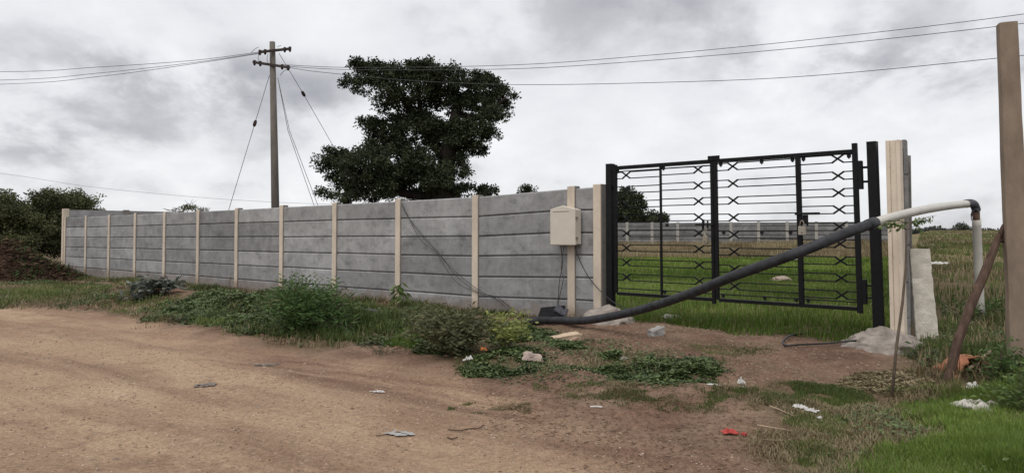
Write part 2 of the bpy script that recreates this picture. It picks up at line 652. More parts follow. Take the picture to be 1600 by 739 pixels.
Z_ROAD = gpoly([(-900, 462), (-300, 470), (0, 473), (150, 488), (235, 504), (330, 524), (400, 540), (480, 552), (560, 566),
                (660, 578), (760, 598), (850, 630), (960, 668), (1080, 705), (1180, 760), (1300, 900), (1500, 1400),
                (-2500, 1400), (-2500, 700)])
Z_BANK = gpoly([(0, 442), (80, 440), (180, 447), (270, 462), (420, 470), (540, 488), (640, 500), (760, 505), (760, 540),
                (700, 562), (600, 545), (540, 530), (500, 548), (420, 535), (330, 518), (235, 500), (150, 484), (-300, 468), (-300, 440)])
Z_CRP1 = gpoly([(190, 492), (240, 475), (300, 466), (370, 464), (430, 474), (445, 512), (400, 528), (330, 516), (250, 505)])
Z_CRP2 = gpoly([(715, 566), (745, 545), (825, 540), (858, 562), (850, 585), (780, 590), (730, 580)])
Z_CRP3 = gpoly([(835, 566), (900, 566), (935, 552), (1000, 548), (1060, 563), (1112, 562), (1100, 592), (1040, 600), (960, 590), (900, 578), (845, 588)])
Z_CRP4 = gpoly([(760, 512), (870, 508), (878, 522), (912, 534), (900, 548), (866, 544), (840, 532), (770, 540)])
Z_CRP5 = gpoly([(430, 490), (560, 490), (600, 512), (560, 522), (520, 545), (440, 530)])
Z_CRP6 = gpoly([(560, 530), (640, 515), (720, 520), (740, 560), (690, 566), (640, 550), (580, 540)])
Z_FORE = gpoly([(1310, 640), (1370, 622), (1470, 606), (1600, 612), (1900, 640), (2000, 900), (1250, 900), (1290, 739), (1320, 690), (1300, 660)])
Z_FORE2 = gpoly([(1120, 606), (1250, 588), (1330, 596), (1420, 588), (1480, 604), (1400, 640), (1340, 665), (1340, 700), (1330, 760), (1180, 760), (1215, 690), (1170, 640)])
Z_MIDW = gpoly([(1415, 548), (1450, 520), (1500, 490), (1600, 470), (1900, 470), (1900, 620), (1480, 604), (1425, 590)])
Z_DIRT = gpoly([(800, 506), (915, 505), (990, 505), (1120, 512), (1220, 525), (1330, 548), (1420, 555), (1400, 590), (1240, 590), (1130, 605), (1000, 600), (830, 590), (720, 560), (760, 530)])
Z_RUT = gpoly([(430, 548), (600, 566), (760, 592), (900, 625), (1060, 665), (1300, 740), (1330, 800), (1150, 800), (980, 715), (800, 660), (640, 625), (520, 596), (380, 566)])
Z_REDP = gpoly([(940, 385), (1096, 384), (1096, 392), (940, 398)])
# the yard: everything behind the gate, between the side walls, up to the back wall
gl, gr = WP(21.2, 0, 0), WP(26.2, 0, 0)
Z_YARD = np.array([[gl.x, gl.y], [gr.x, gr.y], [28.6, 53.5], [-2, 66], [-14, 45], [-12.5, 26.5]])


# ------------------------------------------------------------------ ground mesh: one polar sheet, cut into road and ground
rad = [1.2]
while rad[-1] < 1600:
    r_ = rad[-1]
    rad.append(r_ * (1.0115 if r_ < 40 else 1.03))
rad = np.array(rad)
ang = np.concatenate([np.linspace(-180, -44, 60)[:-1], np.linspace(-44, 44, 420), np.linspace(44, 180, 60)[1:-1]])
A_, Rr = np.meshgrid(np.radians(ang), rad)
GX, GY = Rr * np.sin(A_), Rr * np.cos(A_)
GZ = Hn(GX.ravel(), GY.ravel())
nr, na = GX.shape
gx, gy = GX.ravel(), GY.ravel()
road = zone(Z_ROAD, gx, gy, .5, .35, 0)
GZf = GZ
green = np.zeros_like(gx)
for z, w in ((Z_BANK, .85), (Z_CRP1, 1), (Z_CRP2, 1), (Z_CRP3, 1), (Z_CRP4, .9), (Z_CRP5, 1), (Z_CRP6, .7), (Z_FORE, 1), (Z_FORE2, .55), (Z_MIDW, .75)):
    green = np.maximum(green, zone(z, gx, gy, .4, .3, 3) * w)
dW = (gx - P0[0]) * NW[0] + (gy - P0[1]) * NW[1]
green = np.maximum(green, sstep(-.1, .5, dW) * (.55 + .45 * fbm(gx * .25, gy * .25, 3, 9)))
# hay-coloured growth towards the back of the yard and on the right-hand field
nb_ = (gx - BK0[0]) * (-.3827) + (gy - BK0[1]) * (-.924)
hay = sstep(26, 14, nb_) * sstep(20, 34, gy) * sstep(-.02, .05, gx / np.maximum(gy, 1)) + sstep(.5, .58, gx / np.maximum(gy, 1)) * sstep(12, 40, gy) * (.5 + fbm(gx * .12, gy * .12, 3, 12))
hay = np.clip(hay, 0, 1)
rutm = zone(Z_RUT, gx, gy, .8, .5, 6)
redp = np.clip(zone(Z_REDP, gx, gy, 1.5, .6, 5), 0, 1) * 1.0
tw_ = (gx - P0[0]) * UW[0] + (gy - P0[1]) * UW[1]
idx = np.arange(nr * na).reshape(nr, na)
q0 = idx[:-1, :]; q1 = idx[1:, :]
fc = np.stack([q0, np.roll(q0, -1, 1), np.roll(q1, -1, 1), q1], -1)[:, :, ::-1].reshape(-1, 4)
# centre cap omitted vertices: a small fan below the photographer
Vg = np.stack([gx, gy, GZf], 1)


def ground_material():
    m = Mat('earth', .95, .1)
    rd, gn, hy, rp = m.attr('road'), m.attr('green'), m.attr('hay'), m.attr('redp')
    big_ = m.noise(.45, 5, .6, dist=.5)
    med = m.noise(2.6, 6, .65, (1, 1, 1), .4)
    fin = m.noise(22, 6, .7)
    grit = m.noise(60, 4, .75)
    # sandy road, worn in wheel tracks along its length
    trk = m.along(1.0, 7, .62, R(-34), 5.0, .8, (5, 1, 0))
    rut = m.attr('rut')
    sand = m.ramp(big_, [(.30, (.325, .217, .146)), (.50, (.40, .278, .186)), (.72, (.46, .333, .224))])
    sand = m.mix(m.ramp(trk, [(.36, .8), (.55, 0.0)]), sand, (.22, .138, .096))
    sand = m.mix(m.ramp(med, [(.58, 0.0), (.76, .6)]), sand, (.46, .34, .235))
    blot = m.noise(1.5, 8, .72, (1, 1, 1), .6, (2, 8, 0))
    sand = m.mix(m.ramp(blot, [(.34, .5), (.46, 0.0)]), sand, (.21, .132, .09))
    rs = m.along(1.0, 7, .66, R(-30), 3.2, .28, (2, 7, 0))
    sand = m.mix(m.math('MULTIPLY', rut, m.ramp(rs, [(.38, 1.0), (.60, .12)])), sand, (.165, .095, .068))
    spk = m.noise(48, 3, .6, off=(1, 2, 0))
    sand = m.mix(m.ramp(spk, [(.66, 0.0), (.72, .7)]), sand, (.15, .09, .065))
    soil = m.ramp(med, [(.25, (.10, .062, .045)), (.5, (.185, .112, .08)), (.75, (.28, .18, .125))])
    soil = m.mix(m.ramp(m.noise(1.1, 6, .6, off=(9, 9, 0)), [(.45, 0.0), (.68, .6)]), soil, (.30, .22, .155))
    c = m.mix(rd, soil, sand)
    under = m.ramp(fin, [(.3, (.05, .05, .022)), (.7, (.135, .11, .062))])
    c = m.mix(m.math('MULTIPLY', gn, m.ramp(med, [(.35, .55), (.55, .95)])), c, under)
    hcol = m.ramp(m.noise(.55, 6, .7), [(.3, (.10, .105, .045)), (.5, (.19, .155, .08)), (.7, (.25, .19, .12))])
    c = m.mix(hy, c, hcol)
    c = m.mix(rp, c, (.23, .125, .09))
    sp1 = m.ramp(fin, [(.36, .55), (.46, .95), (.54, 1.02), (.66, 1.35)])
    c = m.mix(.65, c, sp1, 'MULTIPLY')
    sp2 = m.ramp(grit, [(.36, .55), (.46, .95), (.55, 1.0), (.66, 1.4)])
    c = m.mix(.7, c, sp2, 'MULTIPLY')
    m.base(c)
    hgt = m.math('ADD', m.math('MULTIPLY', fin, 1.0), m.math('MULTIPLY', grit, .35))
    m.bump(hgt, .8, .035)
    return m.m


M['earth'] = ground_material()


def ground_piece(name, faces):
    used = np.unique(faces)
    mp = np.zeros(len(Vg), np.int64); mp[used] = np.arange(len(used))
    o = np_mesh(name, Vg[used], mp[faces], M['earth'], smooth=True, loc=(0, 0, 0))
    for an, arr in (('road', road), ('green', green * (1 - road)), ('hay', hay), ('redp', redp), ('rut', rutm)):
        a = o.data.attributes.new(an, 'FLOAT', 'POINT'); a.data.foreach_set('value', arr[used].astype(np.float32))
    return o


isroad = road[fc].mean(1) > .5
tag(ground_piece('ground', fc[~isroad]), kind='structure')
tag(ground_piece('dirt_road', fc[isroad]), kind='structure')


# ------------------------------------------------------------------ precast walls
def precast_wall(pts, z0f, ztopf, nslab, name, label, pw=.145, pd=.15, cream_front=True, skip_first=False, flip=1, gap=.013, cham=.018, pmat='panel', first_cream=False, fmat='cream'):
    """pts: post positions (2d). Posts stand in line; slabs slot between them."""
    root = empty(name, (pts[0][0], pts[0][1], z0f(0)))
    for i, p in enumerate(pts):
        a = np.array(pts[max(i - 1, 0)]); b = np.array(pts[min(i + 1, len(pts) - 1)])
        d = (b - a) / np.linalg.norm(b - a)
        nrm = np.array([d[1], -d[0]]) * flip
        if not (i == 0 and skip_first):
            mb = MB()
            c = Vector((p[0], p[1], 0)); D = Vector((*d, 0)); N = Vector((*nrm, 0))
            zb, zt = z0f(i) - .35, ztopf(i) + .03 + .02 * random.random()
            zm, zh = Vector((0, 0, (zb + zt) / 2)), Vector((0, 0, (zt - zb) / 2))
            jit = D * random.uniform(-.006, .006)
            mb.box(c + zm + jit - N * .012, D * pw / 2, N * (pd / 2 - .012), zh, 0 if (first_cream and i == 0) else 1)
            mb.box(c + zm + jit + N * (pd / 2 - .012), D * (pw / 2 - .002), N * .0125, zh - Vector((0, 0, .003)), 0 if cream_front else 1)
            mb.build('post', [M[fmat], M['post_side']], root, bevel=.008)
        if i < len(pts) - 1:
            p2 = pts[i + 1]
            d = np.array(p2) - np.array(p); L = np.linalg.norm(d); d = d / L
            nrm = np.array([d[1], -d[0]]) * flip
            N = Vector((*nrm, 0))
            mb = MB(); tone = []
            za, zb_ = z0f(i), z0f(i + 1)
            ta, tb = ztopf(i), ztopf(i + 1)
            A = Vector((p[0], p[1], 0)) + Vector((*d, 0)) * .04 + N * .008
            B = Vector((p2[0], p2[1], 0)) - Vector((*d, 0)) * .04 + N * .008
            js = [(random.uniform(-.007, .007), random.uniform(-.007, .007)) for _ in range(nslab + 1)]
            for s in range(nslab):
                tl = random.random()
                prof = []
                for (E_, lo, hi, e_) in ((A, za, ta, 0), (B, zb_, tb, 1)):
                    f0, f1 = s / nslab, (s + 1) / nslab
                    y0 = lo + (hi - lo) * f0 + gap * .6 + js[s][e_]; y1 = lo + (hi - lo) * f1 - gap * .4 + js[s + 1][e_]
                    if s == 0: y0 -= .25
                    h = .030; c_ = cham
                    prof.append([E_ + N * (h - c_) + Vector((0, 0, y0)), E_ + N * h + Vector((0, 0, y0 + c_)), E_ + N * h + Vector((0, 0, y1 - c_)),
                                 E_ + N * (h - c_) + Vector((0, 0, y1)), E_ - N * h + Vector((0, 0, y1)), E_ - N * h + Vector((0, 0, y0))])
                fs = [(k, (k + 1) % 6, 6 + (k + 1) % 6, 6 + k) for k in range(6)] + [tuple(range(6)), tuple(range(11, 5, -1))]
                if flip > 0:
                    fs = [tuple(reversed(f)) for f in fs]
                mb.add(prof[0] + prof[1], fs)
                tone += [tl] * len(fs)
            zlo, zhi = min(za, zb_) - .2, min(ta, tb) - .06
            mid_ = (A + B) / 2 - N * .018
            mb.box(mid_ + Vector((0, 0, (zlo + zhi) / 2)), (B - A) / 2, N * .008, Vector((0, 0, (zhi - zlo) / 2)))
            tone += [0.0] * 6
            mb.build('slab_panel', M[pmat], root, tone=tone)
    return root


tend = wall_t(936.5)
ts = [-BAY] + [BAY * k for k in range(11)] + [tend]
front_pts = [tuple(P0 + UW * t) for t in ts]


def zt_front(i):
    return float(np.interp(ts[i], [0, 9 * BAY, 10 * BAY], [2.085, 2.165, 2.235])) - .03


def zb_front(i):
    return float(np.interp(ts[i], [0, 9 * BAY, 10 * BAY], [-.075, .03, .10]))


w = precast_wall(front_pts, zb_front, zt_front, 6, 'precast_wall', '')
tag(w, 'long grey precast slab wall with cream posts running along the dirt road to the gate', 'wall')

# left return wall, one slab higher, going back from the far corner
cornr = np.array(front_pts[0])
ret = [tuple(cornr + NW * (BAY * k + .0) - UW * .17) for k in range(0, 13)]
w = precast_wall(ret, lambda i: -.05, lambda i: 2.36 + .004 * i, 7, 'precast_wall', '', flip=-1, pw=.2, pd=.17, first_cream=True)
tag(w, 'taller grey slab wall turning back behind the far left end of the roadside wall', 'wall')

# right-hand side wall, seen end-on behind the cream pillar
sA, sB = np.array([4.60, 8.72]), BK0
sdv = (sB - sA) / np.linalg.norm(sB - sA)
nside = int(np.linalg.norm(sB - sA) / BAY)
side = [tuple(sA + sdv * (k * BAY)) for k in range(nside + 1)]


def zside_t(i): return float(np.interp(i, [0, 1, 2, 3, nside], [2.6, 2.55, 2.38, 2.34, 2.36]))


w = precast_wall(side, lambda i: hz(*side[i]) - .1, zside_t, 6, 'precast_wall', '', cream_front=False, skip_first=True, flip=1)
tag(w, 'grey slab side wall seen end-on receding behind the cream pillar right of the gate', 'wall')

# back wall across the far side of the yard
nbk = 15
back = [tuple(BK0 + BKD * BAY * k) for k in range(nbk)]
w = precast_wall(back, lambda i: .25, lambda i: 2.36, 6, 'precast_wall', '', fmat='backpost', flip=-1, pw=.24, gap=.04, cham=.03, pmat='oldpanel')
tag(w, 'distant grey slab wall across the back of the yard, seen through the gate', 'wall')

# ------------------------------------------------------------------ gate
tL, tR = wall_t(954), wall_t(1371)          # gate posts
GZ0, GZ1 = .60, 2.475


def lean(t, z):
    k = np.clip((t - tL) / (tR - tL), 0, 1)
    return -float(k) * .020 * (z - .3)


def LP(t, n, z):
    return WP(t + lean(t, z), n, z)


class GMB(MB):
    def bar(s, t0, t1, n0, n1, z0, z1):
        b = [LP(t0, n1, z0), LP(t1, n1, z0), LP(t1, n0, z0), LP(t0, n0, z0)]
        tp = [LP(t0, n1, z1), LP(t1, n1, z1), LP(t1, n0, z1), LP(t0, n0, z1)]
        s.hexa(b, tp)

    def rod(s, pts, h):
        """square rod through (t, z) points lying in the gate plane"""
        for (t0, z0), (t1, z1) in zip(pts[:-1], pts[1:]):
            dt, dz = t1 - t0, z1 - z0
            L = math.hypot(dt, dz); k_ = h * (1.5 if abs(dz) > .02 else 1.0); a, b = -dz / L * k_, dt / L * k_
            e0, e1 = dt / L * h * .35, dz / L * h * .35
            q = [(t0 - e0 - a, z0 - e1 - b), (t1 + e0 - a, z1 + e1 - b), (t1 + e0 + a, z1 + e1 + b), (t0 - e0 + a, z0 - e1 + b)]
            lo = [LP(x, h, y) for x, y in q]; hi = [LP(x, -h, y) for x, y in q]
            s.hexa(lo, hi)


def gate_post(t, zb, zt, label):
    mb = GMB()
    mb.bar(t - .052, t + .052, -.052, .052, zb - .1, zt)
    mb.bar(t - .056, t + .056, -.056, .056, zt, zt + .006)
    o = mb.build('gate_post', M['black'], bevel=.006)
    tag(o, label, 'gate post')
    return o


gate_post(tL, .30, P(954, 257, WP(tL, 0, 0).y).z, 'square black steel gate post against the end of the cream wall post')
gate_post(tR, .25, P(1371, 222, WP(tR, 0, 0).y).z, 'square black steel gate post beside the cream pillar, set in the larger concrete lump')


def crossed_pair(mb, t0, t1, zc_, tx, hs, r=.007, xw=.068):
    """two thin rods that swap places at tx, making a flattened hexagon and an X"""
    for s_ in (1, -1):
        mb.rod([(t0, zc_ + s_ * hs), (tx - xw, zc_ + s_ * hs), (tx + xw, zc_ - s_ * hs), (t1, zc_ - s_ * hs)], r)


def leaf(t0, t1, tm, cells, label, hinge, stile0=.022, stile1=.022, mull=.015):
    root = empty('gate_leaf', WP((t0 + t1) / 2, 0, GZ0))
    mb = GMB(); mb.bar(t0, t0 + 2 * stile0, -.022, .022, GZ0 - .0, GZ1 + .05); mb.build('frame_stile', M['black'], root, bevel=.004)
    mb = GMB(); mb.bar(t1 - 2 * stile1, t1, -.022, .022, GZ0 - (.05 if hinge == 'right' else .06), GZ1 + (.05 if hinge == 'left' else .10)); mb.build('frame_stile', M['black'], root, bevel=.004)
    mb = GMB(); mb.bar(t0 + 2 * stile0 + .001, t1 - 2 * stile1 - .001, -.028, .028, GZ1 - .026, GZ1 + .028); mb.build('frame_rail', M['black'], root, bevel=.006)
    mb = GMB(); mb.bar(t0 + 2 * stile0 + .001, t1 - 2 * stile1 - .001, -.022, .022, GZ0 - .026, GZ0 + .02); mb.build('frame_rail', M['black'], root, bevel=.004)
    mb = GMB(); mb.bar(tm - mull, tm + mull, -mull, mull, GZ0 + .021, GZ1 - .023); mb.build('mullion', M['black'], root, bevel=.003)
    for (a, b, tx, rows, zlo, zhi) in cells:
        for k in range(rows):
            zc_ = zlo + (zhi - zlo) * k / (rows - 1)
            mb = GMB(); crossed_pair(mb, a, b, zc_, tx, .047); mb.build('grille_bar', M['black'], root)
    return root


tA0, tA1 = tL + .075, wall_t(1117.5)
tB0, tB1 = wall_t(1118.5), wall_t(1347)
tmA, tmB = wall_t(1033.5), wall_t(1252)
zr = lambda py, px: P(px, py, WP(wall_t(px), 0, 0).y).z
lf = leaf(tA0, tA1, tmA,
          [(tA0 + .04, tmA - .015, wall_t(979), 8, zr(433, 979), zr(274, 979)),
           (tmA + .015, tA1 - .04, wall_t(1093), 8, zr(439, 1093), zr(265, 1093))],
          '', 'left')
tag(lf, 'narrower left leaf of the black steel gate with thin crossed bars and one slim mullion', 'gate')
rf = leaf(tB0, tB1, tmB,
          [(tB0 + .04, tmB - .025, wall_t(1148), 8, zr(447, 1148), zr(260, 1148)),
           (tmB + .025, tB1 - .04, wall_t(1315), 9, zr(461, 1315), zr(248, 1315))],
          '', 'right', .022, .03, .028)
tag(rf, 'wider right leaf of the black steel gate, with a thick mullion and beige padlock', 'gate')
# single bars closing the pattern at top and bottom, little brackets, hinges, latch
for root, a, b, bra in ((lf, tA0 + .045, tA1 - .045, [(tA0 + .06, 1), (tmA + .05, 1), (tmA + .05, 0)]), (rf, tB0 + .045, tB1 - .06, [(tB0 + .1, 1), ((tB0 + tmB) / 2 + .1, 1), (tmB - .07, 1), (tmB + .07, 1), (tB0 + .1, 0), ((tB0 + tmB) / 2 + .1, 0), (tmB + .08, 0), (tmB - .07, 0), (tB1 - .1, 1)])):
    mb = GMB(); mb.rod([(a, GZ0 + .075), (b, GZ0 + .075)], .007); mb.build('grille_bar', M['black'], root)
    if root is lf:
        mb = GMB(); mb.rod([(a, GZ1 - .055), (b, GZ1 - .055)], .007); mb.build('grille_bar', M['black'], root)
    for (t, top) in bra:
        mb = GMB()
        z = GZ1 - .06 if top else GZ0 + .05
        mb.bar(t - .022, t + .022, -.012, .012, z - .008, z + .036)
        mb.bar(t - .010, t + .010, -.01, .01, z - .022, z - .009)
        mb.build('bracket', M['blackflat'], root, bevel=.003)
for px, py, px1 in ((981, 365, 0), (1043, 352, 0), (1132, 364, 1), (1192, 364, 1), (1237, 364, 1)):
    t = wall_t(px); z = zr(py, px)
    mb = GMB(); mb.bar(t - .022, t + .022, -.012, .012, z - .012, z + .022); mb.bar(t - .01, t + .01, -.01, .01, z - .026, z - .013)
    mb.build('bracket', M['blackflat'], rf if px1 else lf, bevel=.003)
for z0, z1 in ((2.02, 2.36), (.66, .95)):
    mb = GMB(); mb.bar(tB1 + .002, tB1 + .052, -.03, .03, z0, z1)
    mb.bar(tB1 + .053, tR - .054, -.016, .016, z0 + .22 * (z1 - z0), z0 + .3 * (z1 - z0))
    mb.bar(tB1 + .053, tR - .054, -.016, .016, z0 + .72 * (z1 - z0), z0 + .8 * (z1 - z0))
    mb.build('hinge', M['black'], rf, bevel=.005)
for z0 in (2.15, .8):
    mb = GMB(); mb.bar(tL + .054, tA0 - .001, -.016, .016, z0, z0 + .06); mb.build('hinge', M['black'], lf, bevel=.004)
# top catch over the meeting stiles
mb = GMB(); mb.bar(tA1 - .07, tB0 + .10, .0245, .034, GZ1 + .01, GZ1 + .075); mb.build('catch_plate', M['black'], lf, bevel=.004)
# slide bolts
t = wall_t(1104); z = zr(351, 1104)
mb = GMB(); mb.bar(t - .14, t + .14, .032, .052, z - .012, z + .012); mb.bar(t - .045, t - .005, .024, .031, z - .09, z + .07)
mb.bar(t + .03, t + .055, .024, .031, z - .05, z + .05); mb.build('slide_bolt', M['blackflat'], lf, bevel=.004)
t = wall_t(1262); z = zr(334, 1262)
mb = GMB(); mb.bar(t - .12, t + .19, .036, .06, z - .015, z + .015); mb.bar(t - .08, t - .04, .024, .035, z - .12, z + .04)
mb.bar(t - .03, t + .035, .024, .035, z - .13, z - .016); mb.bar(t + .02, t + .045, .036, .046, z - .15, z - .016)
mb.build('slide_bolt', M['blackflat'], rf, bevel=.004)


def padlock(t, n, z, w_, h_, name_label, mat, round_=False):
    root = empty('padlock', LP(t, n, z - h_))
    mb = MB()
    if round_:
        N = 20
        f = [LP(t + math.sin(2 * math.pi * k / N) * w_ / 2, n + .014, z - h_ / 2 + math.cos(2 * math.pi * k / N) * h_ / 2) for k in range(N)]
        b = [LP(t + math.sin(2 * math.pi * k / N) * w_ / 2, n - .014, z - h_ / 2 + math.cos(2 * math.pi * k / N) * h_ / 2) for k in range(N)]
        mb.add(f + b, [tuple(range(N)), tuple(range(2 * N - 1, N - 1, -1))] + [(k, N + k, N + (k + 1) % N, (k + 1) % N) for k in range(N)])
    else:
        b = [LP(t - w_ / 2, n + .014, z - h_), LP(t + w_ / 2, n + .014, z - h_), LP(t + w_ / 2, n - .014, z - h_), LP(t - w_ / 2, n - .014, z - h_)]
        tp = [LP(t - w_ / 2 * .94, n + .014, z), LP(t + w_ / 2 * .94, n + .014, z), LP(t + w_ / 2 * .94, n - .014, z), LP(t - w_ / 2 * .94, n - .014, z)]
        mb.hexa(b, tp)
    mb.build('lock_body', mat, root, bevel=.006)
    mb = MB()
    mb.tube([LP(t + math.cos(a) * w_ * .28, n, z - .006 + max(0, math.sin(a)) * h_ * .7) for a in np.linspace(0, math.pi, 10)], .006, 6)
    mb.build('shackle', M['brass'], root, smooth=True)
    mb = MB(); mb.tube([LP(t, n + .014, z - h_ * .7), LP(t, n + .018, z - h_ * .7)], .007, 8); mb.build('keyhole', M['blackflat'], root)
    tag(root, name_label, 'padlock')


padlock(wall_t(1107), .075, zr(367, 1107), .085, .13, 'round brassy padlock hanging where the two gate leaves meet', M['brass'], True)
padlock(wall_t(1259.5), .08, zr(353.5, 1259), .10, .11, 'square beige padlock hanging from the slide bolt on the thick mullion', M['padlock'])


# ------------------------------------------------------------------ concrete lumps at the gate posts
def lump(name, c, rx, ry, h, seed, mat, label, cat, flat=.35, n=64, m_=26, rot=0):
    mb = MB()
    rr = random.Random(seed)
    V = []
    for j in range(m_ + 1):
        f = j / m_
        for i in range(n):
            a = 2 * math.pi * i / n
            rad_ = (1 - f) ** .8
            p = Vector((math.cos(a) * rad_, math.sin(a) * rad_, f))
            q = mnoise.noise(Vector((p.x * 1.6 + seed, p.y * 1.6, p.z))) * .28 + mnoise.noise(Vector((p.x * 5 + seed, p.y * 5, p.z * 5))) * .16 + mnoise.noise(Vector((p.x * 11 + seed, p.y * 11, p.z * 9))) * .10
            k = 1 + q
            zz = min(f, 1) ** (flat + .3)
            x, y = p.x * rx * k, p.y * ry * k
            V.append(Vector((c[0] + x * math.cos(rot) - y * math.sin(rot), c[1] + x * math.sin(rot) + y * math.cos(rot), c[2] - .08 + (h + .08) * zz * (1 + q * .35))))
    fs = [(j * n + i, j * n + (i + 1) % n, (j + 1) * n + (i + 1) % n, (j + 1) * n + i) for j in range(m_) for i in range(n)]
    mb.add(V, fs)
    o = mb.build(name, mat, smooth=True)
    tag(o, label, cat)
    return o


WROT = math.atan2(UW[1], UW[0])
a = WP(tL, .05, 0); lump('concrete_footing', (a.x - .05, a.y - .12, hz(a.x, a.y)), .50, .42, .26, 3, M['mound'], 'low lump of rough concrete around the gate post at the grey wall end', 'concrete footing', rot=WROT)
a = WP(tR, .05, 0); lump('concrete_footing', (a.x + .03, a.y - .06, hz(a.x, a.y)), .50, .42, .23, 8, M['mound'], 'larger grey lump of rough concrete under the cream pillar and its gate post', 'concrete footing', rot=WROT)

# cream pillar (precast post with a slab groove facing the gate)
pt = wall_t(1402.5)
mb = GMB()
pz0, pz1 = .15, zr(220, 1398)


def pil(t0, t1, n0, n1, mb_=None):
    b = [WP(t0, n1, pz0), WP(t1, n1, pz0), WP(t1, n0, pz0), WP(t0, n0, pz0)]
    L_ = -.010 * (pz1 - pz0)
    tp = [WP(t0 + L_, n1, pz1), WP(t1 + L_, n1, pz1), WP(t1 + L_, n0, pz1), WP(t0 + L_, n0, pz1)]
    mb.hexa(b, tp)


pil(pt - .076, pt - .034, -.03, .07)
pil(pt - .0335, pt + .0335, -.03, .052)
pil(pt + .034, pt + .076, -.03, .07)
pil(pt - .074, pt + .074, -.055, -.0305)
o = mb.build('concrete_pillar', M['pillar'], bevel=.005)
tag(o, 'tall cream painted concrete pillar with a grooved face right of the gate', 'pillar')


# ------------------------------------------------------------------ meter box on the wall post
t0, t1 = wall_t(861.5), wall_t(903)
zM = lambda py, px=885: P(px, py, WP(wall_t(px), .2, 0).y).z
zb, zt = zM(383), zM(327)
t0 += .17; t1 += .13
tc_ = (t0 + t1) / 2
root = empty('meter_box', WP(tc_, .16, zb))
mb = MB()
apex = zM(321.5)


def house(mb, ta, tb, na, nb, z0, z1, za):
    f = [WP(ta, nb, z0), WP(tb, nb, z0), WP(tb, nb, z1), WP((ta + tb) / 2, nb, za), WP(ta, nb, z1)]
    g_ = [WP(ta, na, z0), WP(tb, na, z0), WP(tb, na, z1), WP((ta + tb) / 2, na, za), WP(ta, na, z1)]
    mb.add(f + g_, [(0, 1, 2, 3, 4), (9, 8, 7, 6, 5)] + [(k, 5 + k, 5 + (k + 1) % 5, (k + 1) % 5) for k in range(5)])


house(mb, t0 + .012, t1 - .004, .078, .20, zb + .012, zt - .01, apex - .01)
mb.build('housing', M['meter'], root, bevel=.012)
mb = MB(); house(mb, t0, t1, .203, .245, zb, zt, apex); lid = mb.build('lid', M['meter'], root, bevel=.014)
mb = MB(); mb.wbox(t0 + .07, t1 - .14, .2452, .251, zt - .035, zt - .022); mb.build('grip_ridge', M['meter'], lid, bevel=.002)
mb = MB(); mb.wbox(t0 + .06, t1 - .12, .2452, .2475, zt - .043, zt - .0355); mb.build('slot', M['meterdark'], lid)
for fz in (.2, .75):
    z = zb + (zt - zb) * fz
    mb = MB(); mb.wbox(t1 - .002, t1 + .012, .185, .235, z - .02, z + .02); mb.build('hinge', M['meterdark'], root, bevel=.003)
tag(root, 'beige plastic meter box with a gabled lid fixed to the wall post near the gate', 'meter box')


def wire(name, pts, r, mat, label, cat, sub=6, group=None, parent=None):
    pts = [Vector(p) for p in pts]
    out = []
    n = len(pts)
    for i in range(n - 1):
        p0 = pts[max(i - 1, 0)]; p1 = pts[i]; p2 = pts[i + 1]; p3 = pts[min(i + 2, n - 1)]
        for k in range(sub):
            t = k / sub
            out.append(.5 * ((2 * p1) + (p2 - p0) * t + (2 * p0 - 5 * p1 + 4 * p2 - p3) * t * t + (3 * p1 - p0 - 3 * p2 + p3) * t ** 3))
    out.append(pts[-1])
    mb = MB(); mb.tube(out, r, 6 if r < .03 else 16)
    o = mb.build(name, mat, parent, smooth=True)
    if parent is None:
        tag(o, label, cat, group)
    return o


def WPX(px, py, n):
    """point n metres in front of the wall line, seen at px, py"""
    lo = 3.; hi = 60.
    for _ in range(40):
        m = (lo + hi) / 2
        p = P(px, py, m)
        d = -((p.x - P0[0]) * NW[0] + (p.y - P0[1]) * NW[1])
        if d > n: lo = m
        else: hi = m
    return P(px, py, lo)


wire('cable', [WPX(876, 384, .12), WPX(879, 412, .14), WPX(874, 440, .15), WPX(872, 468, .16), WPX(869, 487, .22)], .006, M['cable'], 'thinner black cable hanging straight down from the meter box to the black case', 'cable')
wire('cable', [WPX(881, 384, .13), WPX(877, 420, .16), WPX(880, 436, .2), WPX(873, 470, .2), WPX(874, 486, .24)], .005, M['cable'], 'kinked black cable hanging beside the straight one under the meter box', 'cable')
wire('cable', [WPX(898, 384, .10), WPX(905, 405, .10), WPX(918, 430, .1), WPX(932, 448, .12), WPX(946, 462, .13), WPX(962, 474, .16), WPX(980, 482, .2)], .007, M['cable'], 'black cable running slantwise from the meter box across the end post to the gate', 'cable')
for pts, lb in (([(628, 318), (640, 342), (660, 366), (682, 391), (706, 419), (745, 451), (790, 474), (803, 486)], 'uppermost of the three black cables sagging across the wall slabs'),
                ([(628, 320), (646, 352), (664, 374), (690, 402), (712, 430), (745, 455), (780, 466), (804, 490)], 'middle one of the three black cables sagging across the wall slabs'),
                ([(627, 321), (643, 350), (658, 376), (682, 396), (700, 424), (716, 443), (745, 457), (775, 468), (800, 489)], 'lowest of the three black cables sagging across the wall slabs')):
    wire('cable', [WPX(x, y, .095) for x, y in pts], .0045, M['cable'], lb, 'cable')

# black case lying open below the meter box
c = G(868, 500); 
root = empty('black_case', c)
mb = MB()
a_, b_ = Vector((.19, -.02, .02)), Vector((.03, .13, .06))
mb.box(c + Vector((-.05, .06, .08)), a_, b_, Vector((-.01, -.03, .075)))
mb.build('case_body', M['rubber'], root, bevel=.015)
mb = MB(); mb.box(c + Vector((.09, .02, .165)), Vector((.085, -.03, -.04)), Vector((.03, .12, .02)), Vector((.01, 0, .022))); mb.build('case_lid', M['tape'], root, bevel=.01)
tag(root, 'tilted black plastic case on the ground against the wall under the meter box', 'case')

